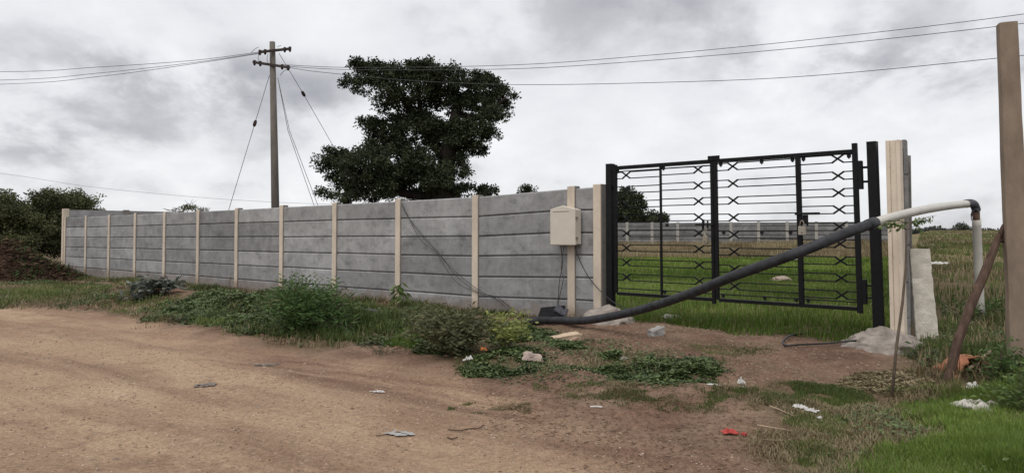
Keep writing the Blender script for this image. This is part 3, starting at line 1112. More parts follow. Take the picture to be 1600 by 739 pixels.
# ------------------------------------------------------------------ the long pipe
root = empty('water_pipe', G(860, 506))
gp = lambda x, y, l=.015: G(x, y, l)
left = [gp(62, 416, .25), gp(85, 426, .12), gp(110, 434), gp(165, 440), gp(215, 446), gp(290, 452.5), gp(345, 456.5), gp(420, 463), gp(500, 477), gp(560, 488), gp(640, 494), gp(700, 500), gp(760, 505)]
wire('pipe_run', left, .036, M['pipedust'], '', '', 8, parent=root)
mid = [gp(740, 503), gp(760, 505), gp(790, 506), gp(830, 507, .055), gp(870, 505, .07), P(920, 500, 10.4), P(1000, 484, 9.5), P(1080, 458, 8.6), P(1150, 430, 7.9), P(1250, 393.5, 7.45), P(1320, 365, 7.5), P(1368, 347.5, 7.8)]
wire('black_section', mid, .055, M['pipe'], '', '', 8, parent=root)
wire('coupling', [P(1356, 352, 7.7), P(1366, 348.2, 7.78)], .062, M['pipe'], '', '', 3, parent=root)
wht = [P(1366, 348, 7.79), P(1400, 338, 8.05), P(1440, 328.5, 8.6), P(1480, 322, 9.3), P(1513, 318.5, 10.0)]
wire('white_section', wht, .049, M['whitepipe'], '', '', 8, parent=root)
wire('elbow', [P(1509, 318.5, 9.93), P(1516, 317.5, 10.05), P(1522, 320, 10.15), P(1525.5, 328, 10.2)], .056, M['tape'], '', '', 5, parent=root)
wire('coupling', [P(1525, 324, 10.2), P(1525.5, 345, 10.2)], .046, M['rustband'], '', '', 3, parent=root)
rb = G(1533, 494)
wire('riser', [P(1525.8, 343, 10.2), P(1528, 400, 10.3), P(1532, 496, 10.4)], .056, M['whitepipe'], '', '', 4, parent=root)
mb = MB()
for (dx, dz_) in ((-.05, -.10), (-.06, -.16), (.05, -.05), (.07, -.03), (-.02, .09)):
    p = P(1523, 326, 10.13); mb.tube([p, p + Vector((dx * .8, 0, dz_ * .5)), p + Vector((dx, -.02, dz_))], [.012, .01, .004], 5)
mb.build('loose_wrapping', M['tape'], root)
tag(root, 'long water pipe from the wall foot rising black across the gate to a white standpipe', 'pipe')

# ------------------------------------------------------------------ stone slab, posts on the right
def rough_post(name, base, top, w0, w1, d0, mat, label, cat, face, amp=.02, nseg=14, seed=1, rough_scale=6):
    base, top = Vector(base), Vector(top)
    ax = (top - base)
    D = Vector(face).normalized(); N = ax.normalized().cross(D).normalized()
    mb = MB()
    prof = []
    K = 5
    for i in range(K): prof.append((-1 + 2 * i / K, -1))
    for i in range(K): prof.append((1, -1 + 2 * i / K))
    for i in range(K): prof.append((1 - 2 * i / K, 1))
    for i in range(K): prof.append((-1, 1 - 2 * i / K))
    n = len(prof)
    V = []
    for j in range(nseg + 1):
        f = j / nseg
        w_ = w0 + (w1 - w0) * f
        for (x, y) in prof:
            rnd = .93 if abs(x) == 1 and abs(y) == 1 else 1
            p = base + ax * f + D * x * w_ / 2 * rnd + N * y * d0 / 2 * rnd
            q = Vector((mnoise.noise(p * rough_scale + Vector((seed, 0, 0))), mnoise.noise(p * rough_scale + Vector((0, seed, 9))), mnoise.noise(p * rough_scale + Vector((5, 0, seed))) * (1.0 if j in (0, nseg) else .4)))
            V.append(p + q * amp)
    fs = [(j * n + i, j * n + (i + 1) % n, (j + 1) * n + (i + 1) % n, (j + 1) * n + i) for j in range(nseg) for i in range(n)]
    fs += [tuple(range(n - 1, -1, -1)), tuple(nseg * n + k for k in range(n))]
    mb.add(V, fs)
    o = mb.build(name, mat, bevel=.004)
    tag(o, label, cat)
    return o


b = G(1451, 541); b2 = P(1451, 560, b.y)
rough_post('stone_slab', b2, P(1436, 389, b.y + .10), .245, .215, .10, M['stone'], 'pale rough hewn granite slab leaning upright beside the cream pillar', 'stone slab', (1, -.42, .0), .011, 22, 4, 13)
b = G(1596, 588); b2 = P(1597, 612, b.y)
rough_post('concrete_post', b2, P(1573, 38, b.y), .205, .155, .17, M['brownpost'], 'tall brown cement post leaning at the right edge of the picture', 'post', (1, -.42, 0), .006, 20, 9, 4)

b = G(1474, 600)
top = P(1562, 368, b.y + .25)
pts = [b + Vector((0, 0, -.08)), P(1497, 532, b.y + .06), P(1517, 482, b.y + .12), P(1540, 425, b.y + .19), top]
root = empty('wooden_stake', b)
mb = MB(); mb.tube(pts, [.044, .043, .040, .038, .035], 10)
for v in mb.v: v += Vector((mnoise.noise(v * 9), mnoise.noise(v * 9 + Vector((7, 0, 0))), 0)) * .028
mb.build('stake_shaft', M['wood'], root)
mb = MB(); mb.tube([top + Vector((-.01, 0, -.03)), P(1569, 352, b.y + .26), P(1576, 347, b.y + .27)], [.028, .02, .012], 7)
mb.tube([top + Vector((.01, 0, -.06)), P(1572, 362, b.y + .26), P(1577, 352, b.y + .27)], [.026, .018, .01], 7)
mb.build('forked_tip', M['wood'], root, smooth=True)
tag(root, 'dark weathered wooden stake slanting up against the brown cement post', 'stake')


# ------------------------------------------------------------------ utility pole and lines
PY = 23.4
pbase = P(433, 372, PY); ptop = P(425.5, 66, PY)
pbase.z = hz(pbase.x, pbase.y)
root = empty('utility_pole', pbase)
mb = MB(); mb.tube([pbase + Vector((0, 0, -.3)), pbase.lerp(ptop, .5), ptop], [.135, .115, .085], 14); mb.build('pole_shaft', M['polec'], root, smooth=True)


def arm(a, b, name='cross_arm'):
    d = (b - a).normalized()
    up = Vector((0, 0, 1)); s = d.cross(up).normalized()
    mb = MB(); mb.box((a + b) / 2, (b - a) / 2, s * .035, up * .04)
    o = mb.build(name, M['iron'], root, bevel=.006)
    for f in (.04, .2, .8, .96):
        p = a.lerp(b, f)
        mb = MB(); mb.tube([p + Vector((0, 0, -.10)), p + Vector((0, 0, -.05)), p + Vector((0, 0, .05)), p + Vector((0, 0, .07))], [.025, .045, .05, .025], 8)
        mb.build('insulator', M['porcelain'], o, smooth=True)
    return o


aU0, aU1 = P(404, 82, PY - .35), P(455, 76.5, PY + .15)
aL0, aL1 = P(395.5, 97.5, PY + .15), P(452.5, 106, PY - .3)
arm(aU0, aU1); arm(aL0, aL1)
for a, b in (((405, 83), (405.5, 98)), ((419, 84), (419.5, 101)), ((393, 83), (404, 74)), ((434, 74), (439, 72)), ((438, 118), (451, 107))):
    wire('jumper', [P(*a, PY - .25), P((a[0] + b[0]) / 2 - 2, (a[1] + b[1]) / 2, PY - .3), P(*b, PY - .2)], .008, M['wire'], '', '', 5, parent=root)
tag(root, 'round weathered concrete utility pole with two crooked cross arms behind the wall', 'utility pole')

# line wires
wl_r = .0075
for (pts, lb) in (([(404, 82, 23.1), (300, 95, 23.6), (150, 105.5, 24.2), (0, 112.5, 25), (-400, 110, 27)], 'topmost of the three power lines leaving the pole to the left'),
                  ([(406, 83, 23.1), (300, 98.5, 24), (150, 115, 25), (0, 125.5, 26.5), (-400, 130, 30)], 'middle one of the three power lines leaving the pole to the left'),
                  ([(409, 83.5, 23.1), (300, 100.5, 24), (150, 120.5, 25.5), (0, 132, 27.5), (-400, 140, 32)], 'lowest of the three power lines leaving the pole to the left')):
    wire('power_line', [P(*p) for p in pts], wl_r, M['wire'], lb, 'power line', 8)
for (pts, lb) in (([(440, 101.5, 23.2), (560, 106, 22.6), (800, 102, 21.6), (1000, 88, 20.6), (1250, 64, 19.2), (1600, 22.5, 17), (2300, -80, 13.5)], 'topmost of the three power lines crossing the sky right of the pole'),
                  ([(446, 104, 23), (560, 109.5, 22.3), (800, 108, 21.2), (1000, 96, 20.2), (1250, 75, 18.7), (1600, 37, 16.5), (2300, -50, 13)], 'middle one of the three power lines crossing the sky right of the pole'),
                  ([(452, 106, 22.9), (500, 113, 22.6), (640, 126, 21.9), (800, 132.5, 21.0), (1000, 130, 20), (1250, 120, 18.4), (1600, 87, 16.3), (2300, 10, 13)], 'lowest of the three power lines, passing behind the brown post top')):
    wire('power_line', [P(*p) for p in pts], wl_r, M['wire'], lb, 'power line', 8)
wire('power_line', [P(-300, 235, 70), P(0, 271, 66), P(150, 293, 64), (P(360, 312, 62)), P(560, 320, 60), P(760, 318, 60)], .010, M['wire'], 'faint distant line low in the sky left of the utility pole', 'power line', 8)


def guy(pts, ins, lb):
    pts = [Vector(p) for p in pts]
    r_ = empty('guy_wire', (pts[-1].x, pts[-1].y, pts[-1].z))
    mb = MB(); mb.tube(pts, .009, 6); mb.build('stay_strand', M['wire'], r_, smooth=True)
    if ins:
        for q, dd in ins:
            d = dd.normalized()
            mb = MB(); mb.tube([q - d * .11, q - d * .07, q + d * .0, q + d * .07, q + d * .11], [.02, .05, .058, .05, .02], 8); mb.build('insulator', M['porcelain'], r_, smooth=True)
    tag(r_, lb, 'guy wire')


g0 = P(421, 118, PY); g1 = P(358, 326, PY - .8)
dd = (g1 - g0); g2 = g0 + dd * (g0.z / (g0.z - g1.z))
guy([g0, g2], [(g0.lerp(g2, (g0.z - P(397, 193, PY - .3).z) / g0.z), dd)], 'guy wire with one insulator slanting down left from the utility pole')
g0 = P(436, 84, PY); gm = P(474, 147, PY + 1); g1 = P(518, 224, PY + 2.6)
dd = (g1 - g0); g2 = g0 + dd * (g0.z / (g0.z - g1.z))
guy([g0, gm, g1, g1 + (g1 - gm) * (g1.z / (gm.z - g1.z))], [(gm, dd)], 'guy wire with one insulator slanting down right towards the big tree')
g0 = P(434, 122, PY); g1 = P(490, 319, PY - .5)
for q, lb in ((g1, 'straighter of the two slack wires dropping from the pole to behind the wall'), (P(496, 319, PY - .5), 'outer one of the two slack wires dropping from the pole to behind the wall')):
    m1 = g0.lerp(q, .4) + Vector((-.12, 0, -.1))
    dd = q - g0
    guy([g0, m1, q, q + (q - m1) * (q.z / (m1.z - q.z))], None, lb)


# ------------------------------------------------------------------ foliage helpers
def unit(v):
    return v / np.maximum(np.linalg.norm(v, axis=1, keepdims=True), 1e-9)


def leaves(name, Pn, D, L, Wd, tone, mat, parent=None, fold=.25, up=None):
    """diamond leaves: Pn base points, D directions, L lengths, Wd widths"""
    n = len(Pn)
    D = unit(D)
    ref = unit(rng.normal(size=(n, 3))) if up is None else up
    S = unit(np.cross(D, ref)); Nn = np.cross(S, D)
    L = np.broadcast_to(L, (n,))[:, None]; Wd = np.broadcast_to(Wd, (n,))[:, None]
    a = Pn; mid = Pn + D * L * .45 - Nn * Wd * fold
    b = mid + S * Wd * .5 + Nn * Wd * fold * 2; d = mid - S * Wd * .5 + Nn * Wd * fold * 2; c = Pn + D * L
    V = np.stack([a, b, c, d], 1).reshape(-1, 3)
    Fc = np.arange(n * 4).reshape(n, 4)
    return np_mesh(name, V, Fc, mat, parent, tone)


def lobed_tree(name, lobes, Y, label, mat, group=None, leaf_=.17, per=60, clump=.45, dens=1.0, limbs=None, trunk=None, depth=1.0, seed=0, barkmat='bark', cat='tree', twig=1.0):
    """lobes: (px, py, rx, ry) seen outline pieces of the crown at distance Y; each becomes a full-depth ellipsoid of leaf clumps"""
    lr = np.random.default_rng(seed)
    s = Y / F
    bx = P(trunk[0][0], trunk[0][1], Y)
    base = Vector((bx.x, Y, hz(bx.x, Y)))
    root = empty(name, base)
    C = []
    for (px, py, rx, ry) in lobes:
        off = lr.uniform(-1, 1) * depth * 1.6
        c = P(px, py, Y); c.y += off
        rx_, ry_ = rx * s, ry * s
        rd_ = (rx_ + ry_) / 2 * depth
        n = max(3, int(dens * 5.5 * (rx_ * ry_ * rd_) ** (2 / 3) / clump ** 2))
        q = unit(lr.normal(size=(n, 3))) * (lr.uniform(.12, 1, (n, 1)) ** .42)
        C.append(np.array(c) + q * np.array([rx_, rd_, ry_]))
    C = np.concatenate(C)
    nl = len(C) * per
    csz = lr.uniform(.55, 1.25, len(C)) * clump
    ci = np.repeat(np.arange(len(C)), per)
    q = unit(lr.normal(size=(nl, 3))) * (lr.uniform(0, 1, (nl, 1)) ** .5)
    q[:, 2] *= .7
    Pn = C[ci] + q * csz[ci][:, None]
    tn = np.clip(lr.uniform(0, 1, len(C))[ci] * .5 + lr.uniform(0, .6, nl), 0, 1)
    D = unit(q + lr.normal(size=(nl, 3)) * .6 + np.array([0, 0, -.25]))
    lz = lr.uniform(.7, 1.3, nl) * leaf_
    leaves('crown', Pn, D, lz, lz * .55, tn, mat, root)
    mb = MB()
    for path in [trunk] + (limbs or []):
        pts = [P(x, y, Y) + Vector((0, lr.uniform(-.3, .3) * depth, 0)) if i else P(x, y, Y) for i, (x, y, r_) in enumerate(path)]
        if path is trunk: pts[0].z = base.z - .2
        mb.tube(pts, [r_ for (_, _, r_) in path], 9)
    # twigs from the limb network to some clumps
    lim = [P(x, y, Y) for path in [trunk] + (limbs or []) for (x, y, r_) in path[1:]]
    if lim:
        LA = np.array([list(v) for v in lim])
        for k in lr.choice(len(C), min(len(C), 140), replace=False):
            j = np.argmin(np.linalg.norm(LA - C[k], axis=1))
            if np.linalg.norm(LA[j] - C[k]) < 4.5 * max(1, Y / 47):
                m_ = Vector((LA[j] + C[k]) / 2) + Vector((0, 0, -.12))
                mb.tube([lim[j], m_, Vector(C[k])], [.05 * twig, .035 * twig, .015 * twig], 5)
    mb.build('trunk', M[barkmat], root, smooth=True)
    tag(root, label, cat, group)
    return root


big_lobes = [(556, 137, 13, 5), (562, 103, 15, 6), (548, 139, 6, 3), (566, 186, 12, 6), (590, 112, 34, 14), (566, 133, 22, 9), (600, 128, 26, 16), (575, 104, 20, 9), (640, 112, 34, 16), (672, 112, 28, 14), (610, 152, 26, 16), (650, 140, 46, 26),
             (700, 128, 40, 22), (745, 122, 30, 14), (752, 138, 38, 22), (786, 148, 22, 16), (700, 155, 50, 22), (745, 165, 36, 16), (770, 185, 28, 12), (785, 165, 18, 12),
             (640, 180, 40, 18), (583, 192, 24, 10), (605, 205, 34, 16), (650, 205, 50, 26), (735, 205, 40, 16), (765, 210, 18, 9), (710, 225, 36, 20), (745, 232, 18, 9), (728, 222, 30, 14),
             (600, 228, 34, 16), (570, 230, 18, 9), (520, 238, 22, 12), (508, 255, 15, 14), (535, 255, 26, 18), (516, 278, 12, 12), (545, 285, 22, 18), (512, 302, 14, 9),
             (580, 262, 42, 30), (625, 255, 48, 34), (665, 262, 44, 36), (640, 290, 60, 24), (590, 295, 44, 20), (690, 285, 26, 26), (715, 262, 14, 14), (722, 248, 12, 9), (733, 272, 8, 7), (725, 292, 14, 9), (715, 302, 26, 12), (745, 303, 10, 7), (553, 308, 22, 8), (530, 312, 16, 6), (602, 170, 14, 8), (625, 165, 18, 9), (690, 200, 30, 12)]
lobed_tree('fig_tree', big_lobes, 47, 'big dark spreading tree with layered crown rising behind the middle of the wall', M['fig'],
           leaf_=.16, per=56, clump=.38, dens=1.15, depth=1.1, seed=5,
           trunk=[(690, 352, .9), (692, 300, .75), (698, 250, .55), (705, 215, .45), (712, 180, .32), (720, 150, .2)],
           limbs=[[(698, 250, .4), (670, 215, .32), (645, 180, .25), (620, 140, .16), (590, 118, .08)],
                  [(705, 215, .3), (735, 190, .22), (765, 172, .14), (790, 155, .07)],
                  [(712, 180, .22), (745, 182, .14), (775, 186, .06)],
                  [(692, 290, .35), (640, 250, .25), (600, 220, .15), (575, 198, .07)],
                  [(692, 310, .35), (620, 300, .25), (560, 270, .14), (520, 248, .07)],
                  [(660, 205, .2), (655, 160, .14), (650, 120, .07)],
                  [(545, 345, .14), (543, 300, .11), (535, 262, .07)], [(700, 240, .2), (725, 215, .12), (755, 208, .06)]])
lobed_tree('bush_tree', [(750, 293, 10, 7), (766, 294, 11, 6), (758, 300, 16, 6)], 52, 'small tree crown just clearing the wall to the right of the big tree', M['fig'], leaf_=.2, per=40, clump=.35, seed=2, trunk=[(757, 345, .2), (757, 300, .12)])
lobed_tree('bush_tree', [(822, 296, 12, 3.5), (830, 297, 8, 2.5), (824, 302, 14, 5)], 60, 'tip of a tree barely showing above the wall near the meter box', M['fig'], leaf_=.2, per=40, clump=.3, seed=3, trunk=[(823, 345, .2), (823, 305, .12)])
lobed_tree('roadside_tree', [(982, 305, 17, 13), (970, 318, 20, 16), (988, 320, 18, 18), (978, 338, 28, 14), (960, 335, 20, 15), (995, 335, 14, 12), (940, 338, 24, 14), (975, 352, 34, 10)], 74, 'rounder taller dark tree beyond the back wall behind the left gate leaf', M['fig'], leaf_=.26, per=46, clump=.55, seed=4, trunk=[(975, 372, .3), (976, 340, .2), (980, 318, .1)], dens=1.3)
lobed_tree('roadside_tree', [(1015, 336, 12, 7), (1030, 338, 12, 8), (1022, 345, 20, 8), (1036, 345, 9, 6), (1010, 347, 14, 8)], 74, 'lower bushy tree beyond the back wall right of the rounder one', M['fig'], leaf_=.26, per=46, clump=.5, seed=6, trunk=[(1020, 372, .2), (1020, 345, .12)], dens=1.3)
lobed_tree('thorn_tree', [(86, 311, 24, 12), (120, 310, 26, 12), (103, 308, 24, 9), (105, 328, 46, 22), (136, 322, 18, 14), (90, 350, 36, 26), (130, 352, 26, 26), (75, 335, 18, 20), (110, 375, 40, 22), (145, 370, 20, 20)], 34, 'rounded dark thorn tree touching the corner of the taller wall', M['thorn'], leaf_=.10, per=80, clump=.34, seed=7, dens=2.2, twig=.5, trunk=[(105, 415, .15), (106, 370, .1), (108, 335, .05)], )
lobed_tree('thorn_tree', [(8, 312, 30, 13), (28, 325, 18, 10), (5, 335, 34, 22), (45, 335, 20, 14), (20, 358, 40, 24), (60, 352, 18, 20), (-15, 325, 30, 24), (-20, 360, 40, 30), (40, 380, 40, 18), (0, 392, 36, 14), (-60, 340, 50, 40)], 31, 'feathery olive green thorn tree at the left edge of the picture', M['thorn'], leaf_=.10, per=80, clump=.34, seed=8, dens=1.9, twig=.5, trunk=[(10, 420, .15), (12, 370, .1), (14, 330, .05)], )
lobed_tree('thorn_tree', [(55, 345, 22, 14), (65, 365, 24, 20)], 38, 'darker thorn bush filling the gap between the two left-hand trees', M['thorn'], leaf_=.10, per=80, clump=.34, seed=9, dens=2.2, twig=.5, trunk=[(60, 405, .1), (60, 360, .05)])
# nearly bare acacia over the wall
lobed_tree('bare_acacia', [(262, 326, 10, 1.6), (285, 324, 12, 2.0), (305, 324, 14, 1.8), (322, 327, 8, 1.4)], 40, 'thin nearly bare acacia top showing above the wall left of the utility pole', M['thorn'], leaf_=.09, per=34, clump=.2, seed=10, dens=1.1, barkmat='stick', twig=.25,
           trunk=[(292, 375, .1), (292, 335, .05)], limbs=[[(292, 335, .025), (297, 322, .014), (301, 311, .006)], [(292, 335, .025), (280, 331, .012), (256, 326, .006)], [(292, 335, .025), (310, 329, .012), (328, 325, .006)], [(297, 322, .012), (290, 313, .005)], [(299, 318, .010), (307, 314, .005)]])

# distant wood along the right-hand horizon, one mass
lr = np.random.default_rng(3)
C = []
for px in np.arange(1380, 1990, 1.6):
    hgt = .6 + 1.3 * vnoise(px * .05, 0, 4) + .8 * vnoise(px * .21, 0, 5)
    p = P(px, 363, 240)
    for k in range(4):
        C.append((p.x + lr.uniform(-1, 1), 240 + lr.uniform(-3, 3), .5 + hgt * lr.uniform(0, 1)))
C = np.array(C); n = len(C) * 16
ci = np.repeat(np.arange(len(C)), 16)
q = unit(lr.normal(size=(n, 3))) * .9
o = leaves('far_wood', C[ci] + q, q + np.array([0, 0, .2]), .75, .5, lr.uniform(0, 1, n), M['far'])
tag(o, 'low line of far trees along the horizon on the right', 'trees', kind='stuff')
lobed_tree('horizon_tree', [(1500, 352.5, 7, 2.2), (1505, 351.5, 5, 2.2), (1503, 357, 9, 4)], 190, 'small umbrella-shaped tree standing up from the far horizon left of the white standpipe', M['far'], leaf_=.5, per=30, clump=.7, seed=12, trunk=[(1503, 366, .25), (1503, 356, .15)])


# ------------------------------------------------------------------ grasses and low growth
def scatter(poly, n, soft=.0, s=0, thr=None, nscale=.8, fall=.15):
    """random points in a ground polygon, thinned by noise and towards its edge"""
    lo, hi = poly.min(0), poly.max(0)
    out = []
    tot = 0
    for _ in range(60):
        q = rng.uniform(lo, hi, (n, 2))
        d = sdist(poly, q[:, 0], q[:, 1]) + (fbm(q[:, 0] * 1.5, q[:, 1] * 1.5, 4, 51 + s) - .5) * soft * 2.6
        k = d > fall * rng.uniform(0, 1, n) ** 1.5
        if thr is not None:
            k &= fbm(q[:, 0] * nscale, q[:, 1] * nscale, 4, 77 + s) + rng.uniform(-.08, .08, n) > thr
        out.append(np.concatenate([q[k], d[k][:, None]], 1)); tot += k.sum()
        if tot >= n: break
    return np.concatenate(out)[:n]


def grass(name, q, h, wd, mat, label, bend=.35, tonebias=0.0, zoff=-.01, spread=.35, wref=0, cat='grass'):
    n = len(q)
    edge = np.clip(.45 + q[:, 2] / .35, .45, 1)
    z = Hn(q[:, 0], q[:, 1]) + zoff
    hh = h * edge * rng.uniform(.4, 1.2, n) * (.55 + .9 * fbm(q[:, 0] * .9, q[:, 1] * .9, 3, 91))
    a = rng.uniform(0, 2 * np.pi, n)
    d = np.stack([np.cos(a), np.sin(a), np.zeros(n)], 1)
    s = np.stack([-np.sin(a), np.cos(a), np.zeros(n)], 1)
    b = np.stack([q[:, 0], q[:, 1], z], 1)
    bd = (rng.uniform(.0, 1, n) * bend + .1 * spread)[:, None] * hh[:, None]
    w2 = (wd * rng.uniform(.7, 1.3, n) * (1 if not wref else np.clip(np.hypot(q[:, 0], q[:, 1]) / wref, .25, 3)))[:, None] * .5
    up = np.array([0, 0, 1.0])
    m = b + up * hh[:, None] * .55 + d * bd * .35
    t = b + up * hh[:, None] * .95 + d * bd
    V = np.stack([b - s * w2, b + s * w2, m + s * w2 * .8, m - s * w2 * .8, t + s * w2 * .15, t - s * w2 * .15], 1).reshape(-1, 3)
    i = np.arange(n) * 6
    Fc = np.concatenate([np.stack([i, i + 1, i + 2, i + 3], 1), np.stack([i + 3, i + 2, i + 4, i + 5], 1)])
    tn = np.clip(rng.uniform(0, .75, n) + tonebias + (fbm(q[:, 0] * .55, q[:, 1] * .55, 4, 13) - .5) * 2.2, 0, 1)
    o = np_mesh(name, V, Fc, mat, tone=np.concatenate([tn, tn]))
    tag(o, label, cat, kind='stuff')
    return o


def cover(name, q, hmax, lsize, mat, label, layers=1, cat='ground cover', elong=.8):
    n = len(q)
    lumpy = fbm(q[:, 0] * 2.2, q[:, 1] * 2.2, 3, 21)
    z = Hn(q[:, 0], q[:, 1]) + rng.uniform(.01, 1, n) ** .6 * hmax * np.clip(lumpy * 2 - .45, .12, 1.2) * np.clip(q[:, 2] / .3, .1, 1)
    b = np.stack([q[:, 0], q[:, 1], z], 1)
    a = rng.uniform(0, 2 * np.pi, n)
    D = np.stack([np.cos(a), np.sin(a), rng.uniform(-.35, .45, n)], 1)
    L = lsize * rng.uniform(.6, 1.4, n)
    up = unit(np.stack([rng.normal(size=n) * .35, rng.normal(size=n) * .35, np.ones(n)], 1))
    tn = np.clip(rng.uniform(0, .8, n) + (lumpy - .5) * .8, 0, 1)
    o = leaves(name, b, D, L, L * elong, tn, mat, up=up, fold=.12)
    tag(o, label, cat, kind='stuff')
    return o


# lush grass of the yard: by distance
q = scatter(Z_YARD, 150000, .2, 1)
r_ = np.hypot(q[:, 0], q[:, 1])
view = (np.abs(np.arctan2(q[:, 0], q[:, 1])) < R(40)) & ((q[:, 0] / q[:, 1]) > .02)
nbq = (q[:, 0] - BK0[0]) * (-.3827) + (q[:, 1] - BK0[1]) * (-.924)
near = view & (r_ < 22)
farq = view & (r_ >= 22) & (nbq > 16)
hayq = view & (nbq <= 20) & (nbq > 1)
yn = scatter(np.array([[gl.x - .3, gl.y - .4], [gr.x - .3, gr.y - .4], [12.6, 23], [2, 24], [1.2, 15]]), 90000, .15, 2)
dd_ = (yn[:, 0] - P0[0]) * NW[0] + (yn[:, 1] - P0[1]) * NW[1]
yn = yn[dd_ > -.25 + .7 * fbm(yn[:, 0] * 2, yn[:, 1] * 2, 2, 3)]
grass('lush_grass', yn, .13, .010, M['lush'], 'bright green grass growing just inside the gate', bend=.6)
yd = yn[rng.uniform(0, 1, len(yn)) < .12]
grass('dry_grass', yd + np.array([.02, .02, 0]), .12, .010, M['drygrass'], 'dry stalks in the grass just inside the gate', bend=.7)
grass('lush_grass', q[farq], .17, .03, M['lush'], 'bright green grass further back in the yard', tonebias=.1)
grass('dry_grass', q[hayq], .42, .035, M['drygrass'], 'tall yellowing weeds along the foot of the back wall')
# bank strip
qb = scatter(Z_BANK, 34000, .35, 4, .48, 1.1)
grass('verge_grass', qb, .11, .012, M['grass'], 'short grass and weeds on the verge between road and wall')
qb = scatter(Z_BANK, 16000, .35, 62, .45, 1.3)
grass('dry_grass', qb, .10, .012, M['drygrass'], 'dry brown grass mixed into the verge', bend=1.0)
qb = scatter(Z_CRP5, 9000, .2, 5); grass('verge_grass', qb, .16, .013, M['grass'], 'deeper grass around the foot of the dark feathery bush')
qb = scatter(gpoly([(590, 545), (620, 525), (680, 522), (700, 545), (640, 550)]), 7000, .1, 5); grass('verge_grass', qb, .12, .010, M['lush'], 'small patch of fresh green grass between the two bushes')
foot = np.array([list(WP(t_, n_, 0))[:2] for t_, n_ in ((-1.5, .12), (21, .12), (21, .5), (16, .9), (8, 1.0), (-1.5, .8))])
qb = scatter(foot, 9000, .15, 63, .47, 1.3)
grass('wall_weeds', qb, .16, .014, M['grass'], 'weeds sprouting along the foot of the roadside wall', bend=.7)
qb = scatter(foot, 7000, .15, 64, .44, 1.5)
grass('dry_grass', qb, .14, .012, M['drygrass'], 'withered weeds along the foot of the roadside wall', bend=1.0)
cover('low_weeds', scatter(foot, 6000, .1, 65, .46, 1.4), .12, .045, M['cover'], 'low leafy weeds at the foot of the roadside wall', elong=.5)
gap = gpoly([(530, 478), (660, 490), (740, 498), (720, 530), (600, 526), (540, 515)])
grass('verge_grass', scatter(gap, 7000, .2, 68, .40, 1.6), .14, .011, M['grass'], 'grass and weeds on the bank between the two bushes', bend=.6)
cover('low_weeds', scatter(gap, 5000, .2, 69, .42, 1.6), .14, .045, M['cover'], 'leafy weeds on the bank between the two bushes', elong=.5)
lumpz = gpoly([(560, 520), (700, 515), (760, 520), (720, 560), (640, 560), (540, 550)])
cover('low_weeds', scatter(lumpz, 5000, .3, 66, .48, 1.8), .14, .05, M['dullshrub'], 'straggling brownish weeds on the dug bank between the bushes', elong=.35)
# foreground right
qb = scatter(Z_FORE, 150000, .34, 6, .42, 1.5, fall=.9)
qb = qb[(qb[:, 0] < 8) & (qb[:, 1] > 3)]
grass('fore_grass', qb, .12, .0048, M['lush'], 'dense green grass in the lower right corner', tonebias=-.02, bend=.7)
cover('weeds', scatter(Z_FORE, 7000, .3, 67, .47, 1.6, fall=.5), .09, .035, M['cover'], 'broad leaved weeds mixed into the corner grass', elong=.5)
qd = scatter(Z_FORE, 36000, .3, 61, .36, 1.2); qd = qd[(qd[:, 0] < 8) & (qd[:, 1] > 3)]
grass('dry_grass', qd, .10, .006, M['drygrass'], 'dry blades mixed into the dense corner grass', bend=1.0)
qb = scatter(Z_FORE2, 24000, .4, 7, .50, 3.4, fall=.6); grass('fore_grass', qb, .05, .006, M['grass'], 'thin short grass between the bare dirt and the dense corner grass', tonebias=.2)
qb = scatter(Z_FORE2, 20000, .4, 8, .46, 2.6, fall=.5); grass('dry_grass', qb, .05, .006, M['drygrass'], 'dead flattened grass blades among the thin grass', bend=1.4)
qb = scatter(Z_MIDW, 30000, .2, 9, .36); grass('weed_grass', qb, .22, .011, M['grass'], 'rank weeds around the stake and the standpipe on the right')
qb = scatter(Z_MIDW, 9000, .2, 10, .4); grass('dry_grass', qb, .2, .010, M['drygrass'], 'dry stalks among the weeds on the right', bend=.9)
# worn patches of short grass on the dirt in front
for pl, n, lb in (([(700, 622), (760, 612), (830, 616), (830, 626), (760, 630)], 2600, 'thin worn tuft strip of grass on the road margin'),
                  ([(830, 600), (960, 598), (1120, 606), (1180, 640), (1060, 650), (940, 625), (850, 612)], 9000, 'scattered short grass on the dirt below the creeper patch'),
                  ([(1080, 525), (1180, 530), (1230, 560), (1120, 575), (1040, 545)], 3500, 'sparse tufts of grass on the bare earth before the gate')):
    grass('worn_grass', scatter(gpoly(pl), n // 2, .45, 11, .53, 4.5, fall=.5), .035, .006, M['grass'], lb)
    grass('dry_grass', scatter(gpoly(pl), n, .6, 12, .48, 3.8, fall=.5), .03, .005, M['drygrass'], 'dead blades lying in the ' + lb.split(' grass')[0].replace('thin worn tuft strip of', 'thin worn strip'), bend=1.6)
# right-hand field
fld = np.array([[P(1416, 480, 11).x, 11.5], [14, 11], [60, 60], [90, 120], [66, 120], [29.8, 55], [8.2, 15]])
qf = scatter(fld, 90000, .0, 14, .46, .25)
grass('field_grass', qf, .20, .02, M['grass'], wref=22, label='rough greenish growth of the open field on the right')
qf = scatter(fld, 60000, .0, 15, .50, .3)
grass('dry_grass', qf, .22, .02, M['drygrass'], wref=22, bend=.8, label='brownish dry growth of the open field on the right')

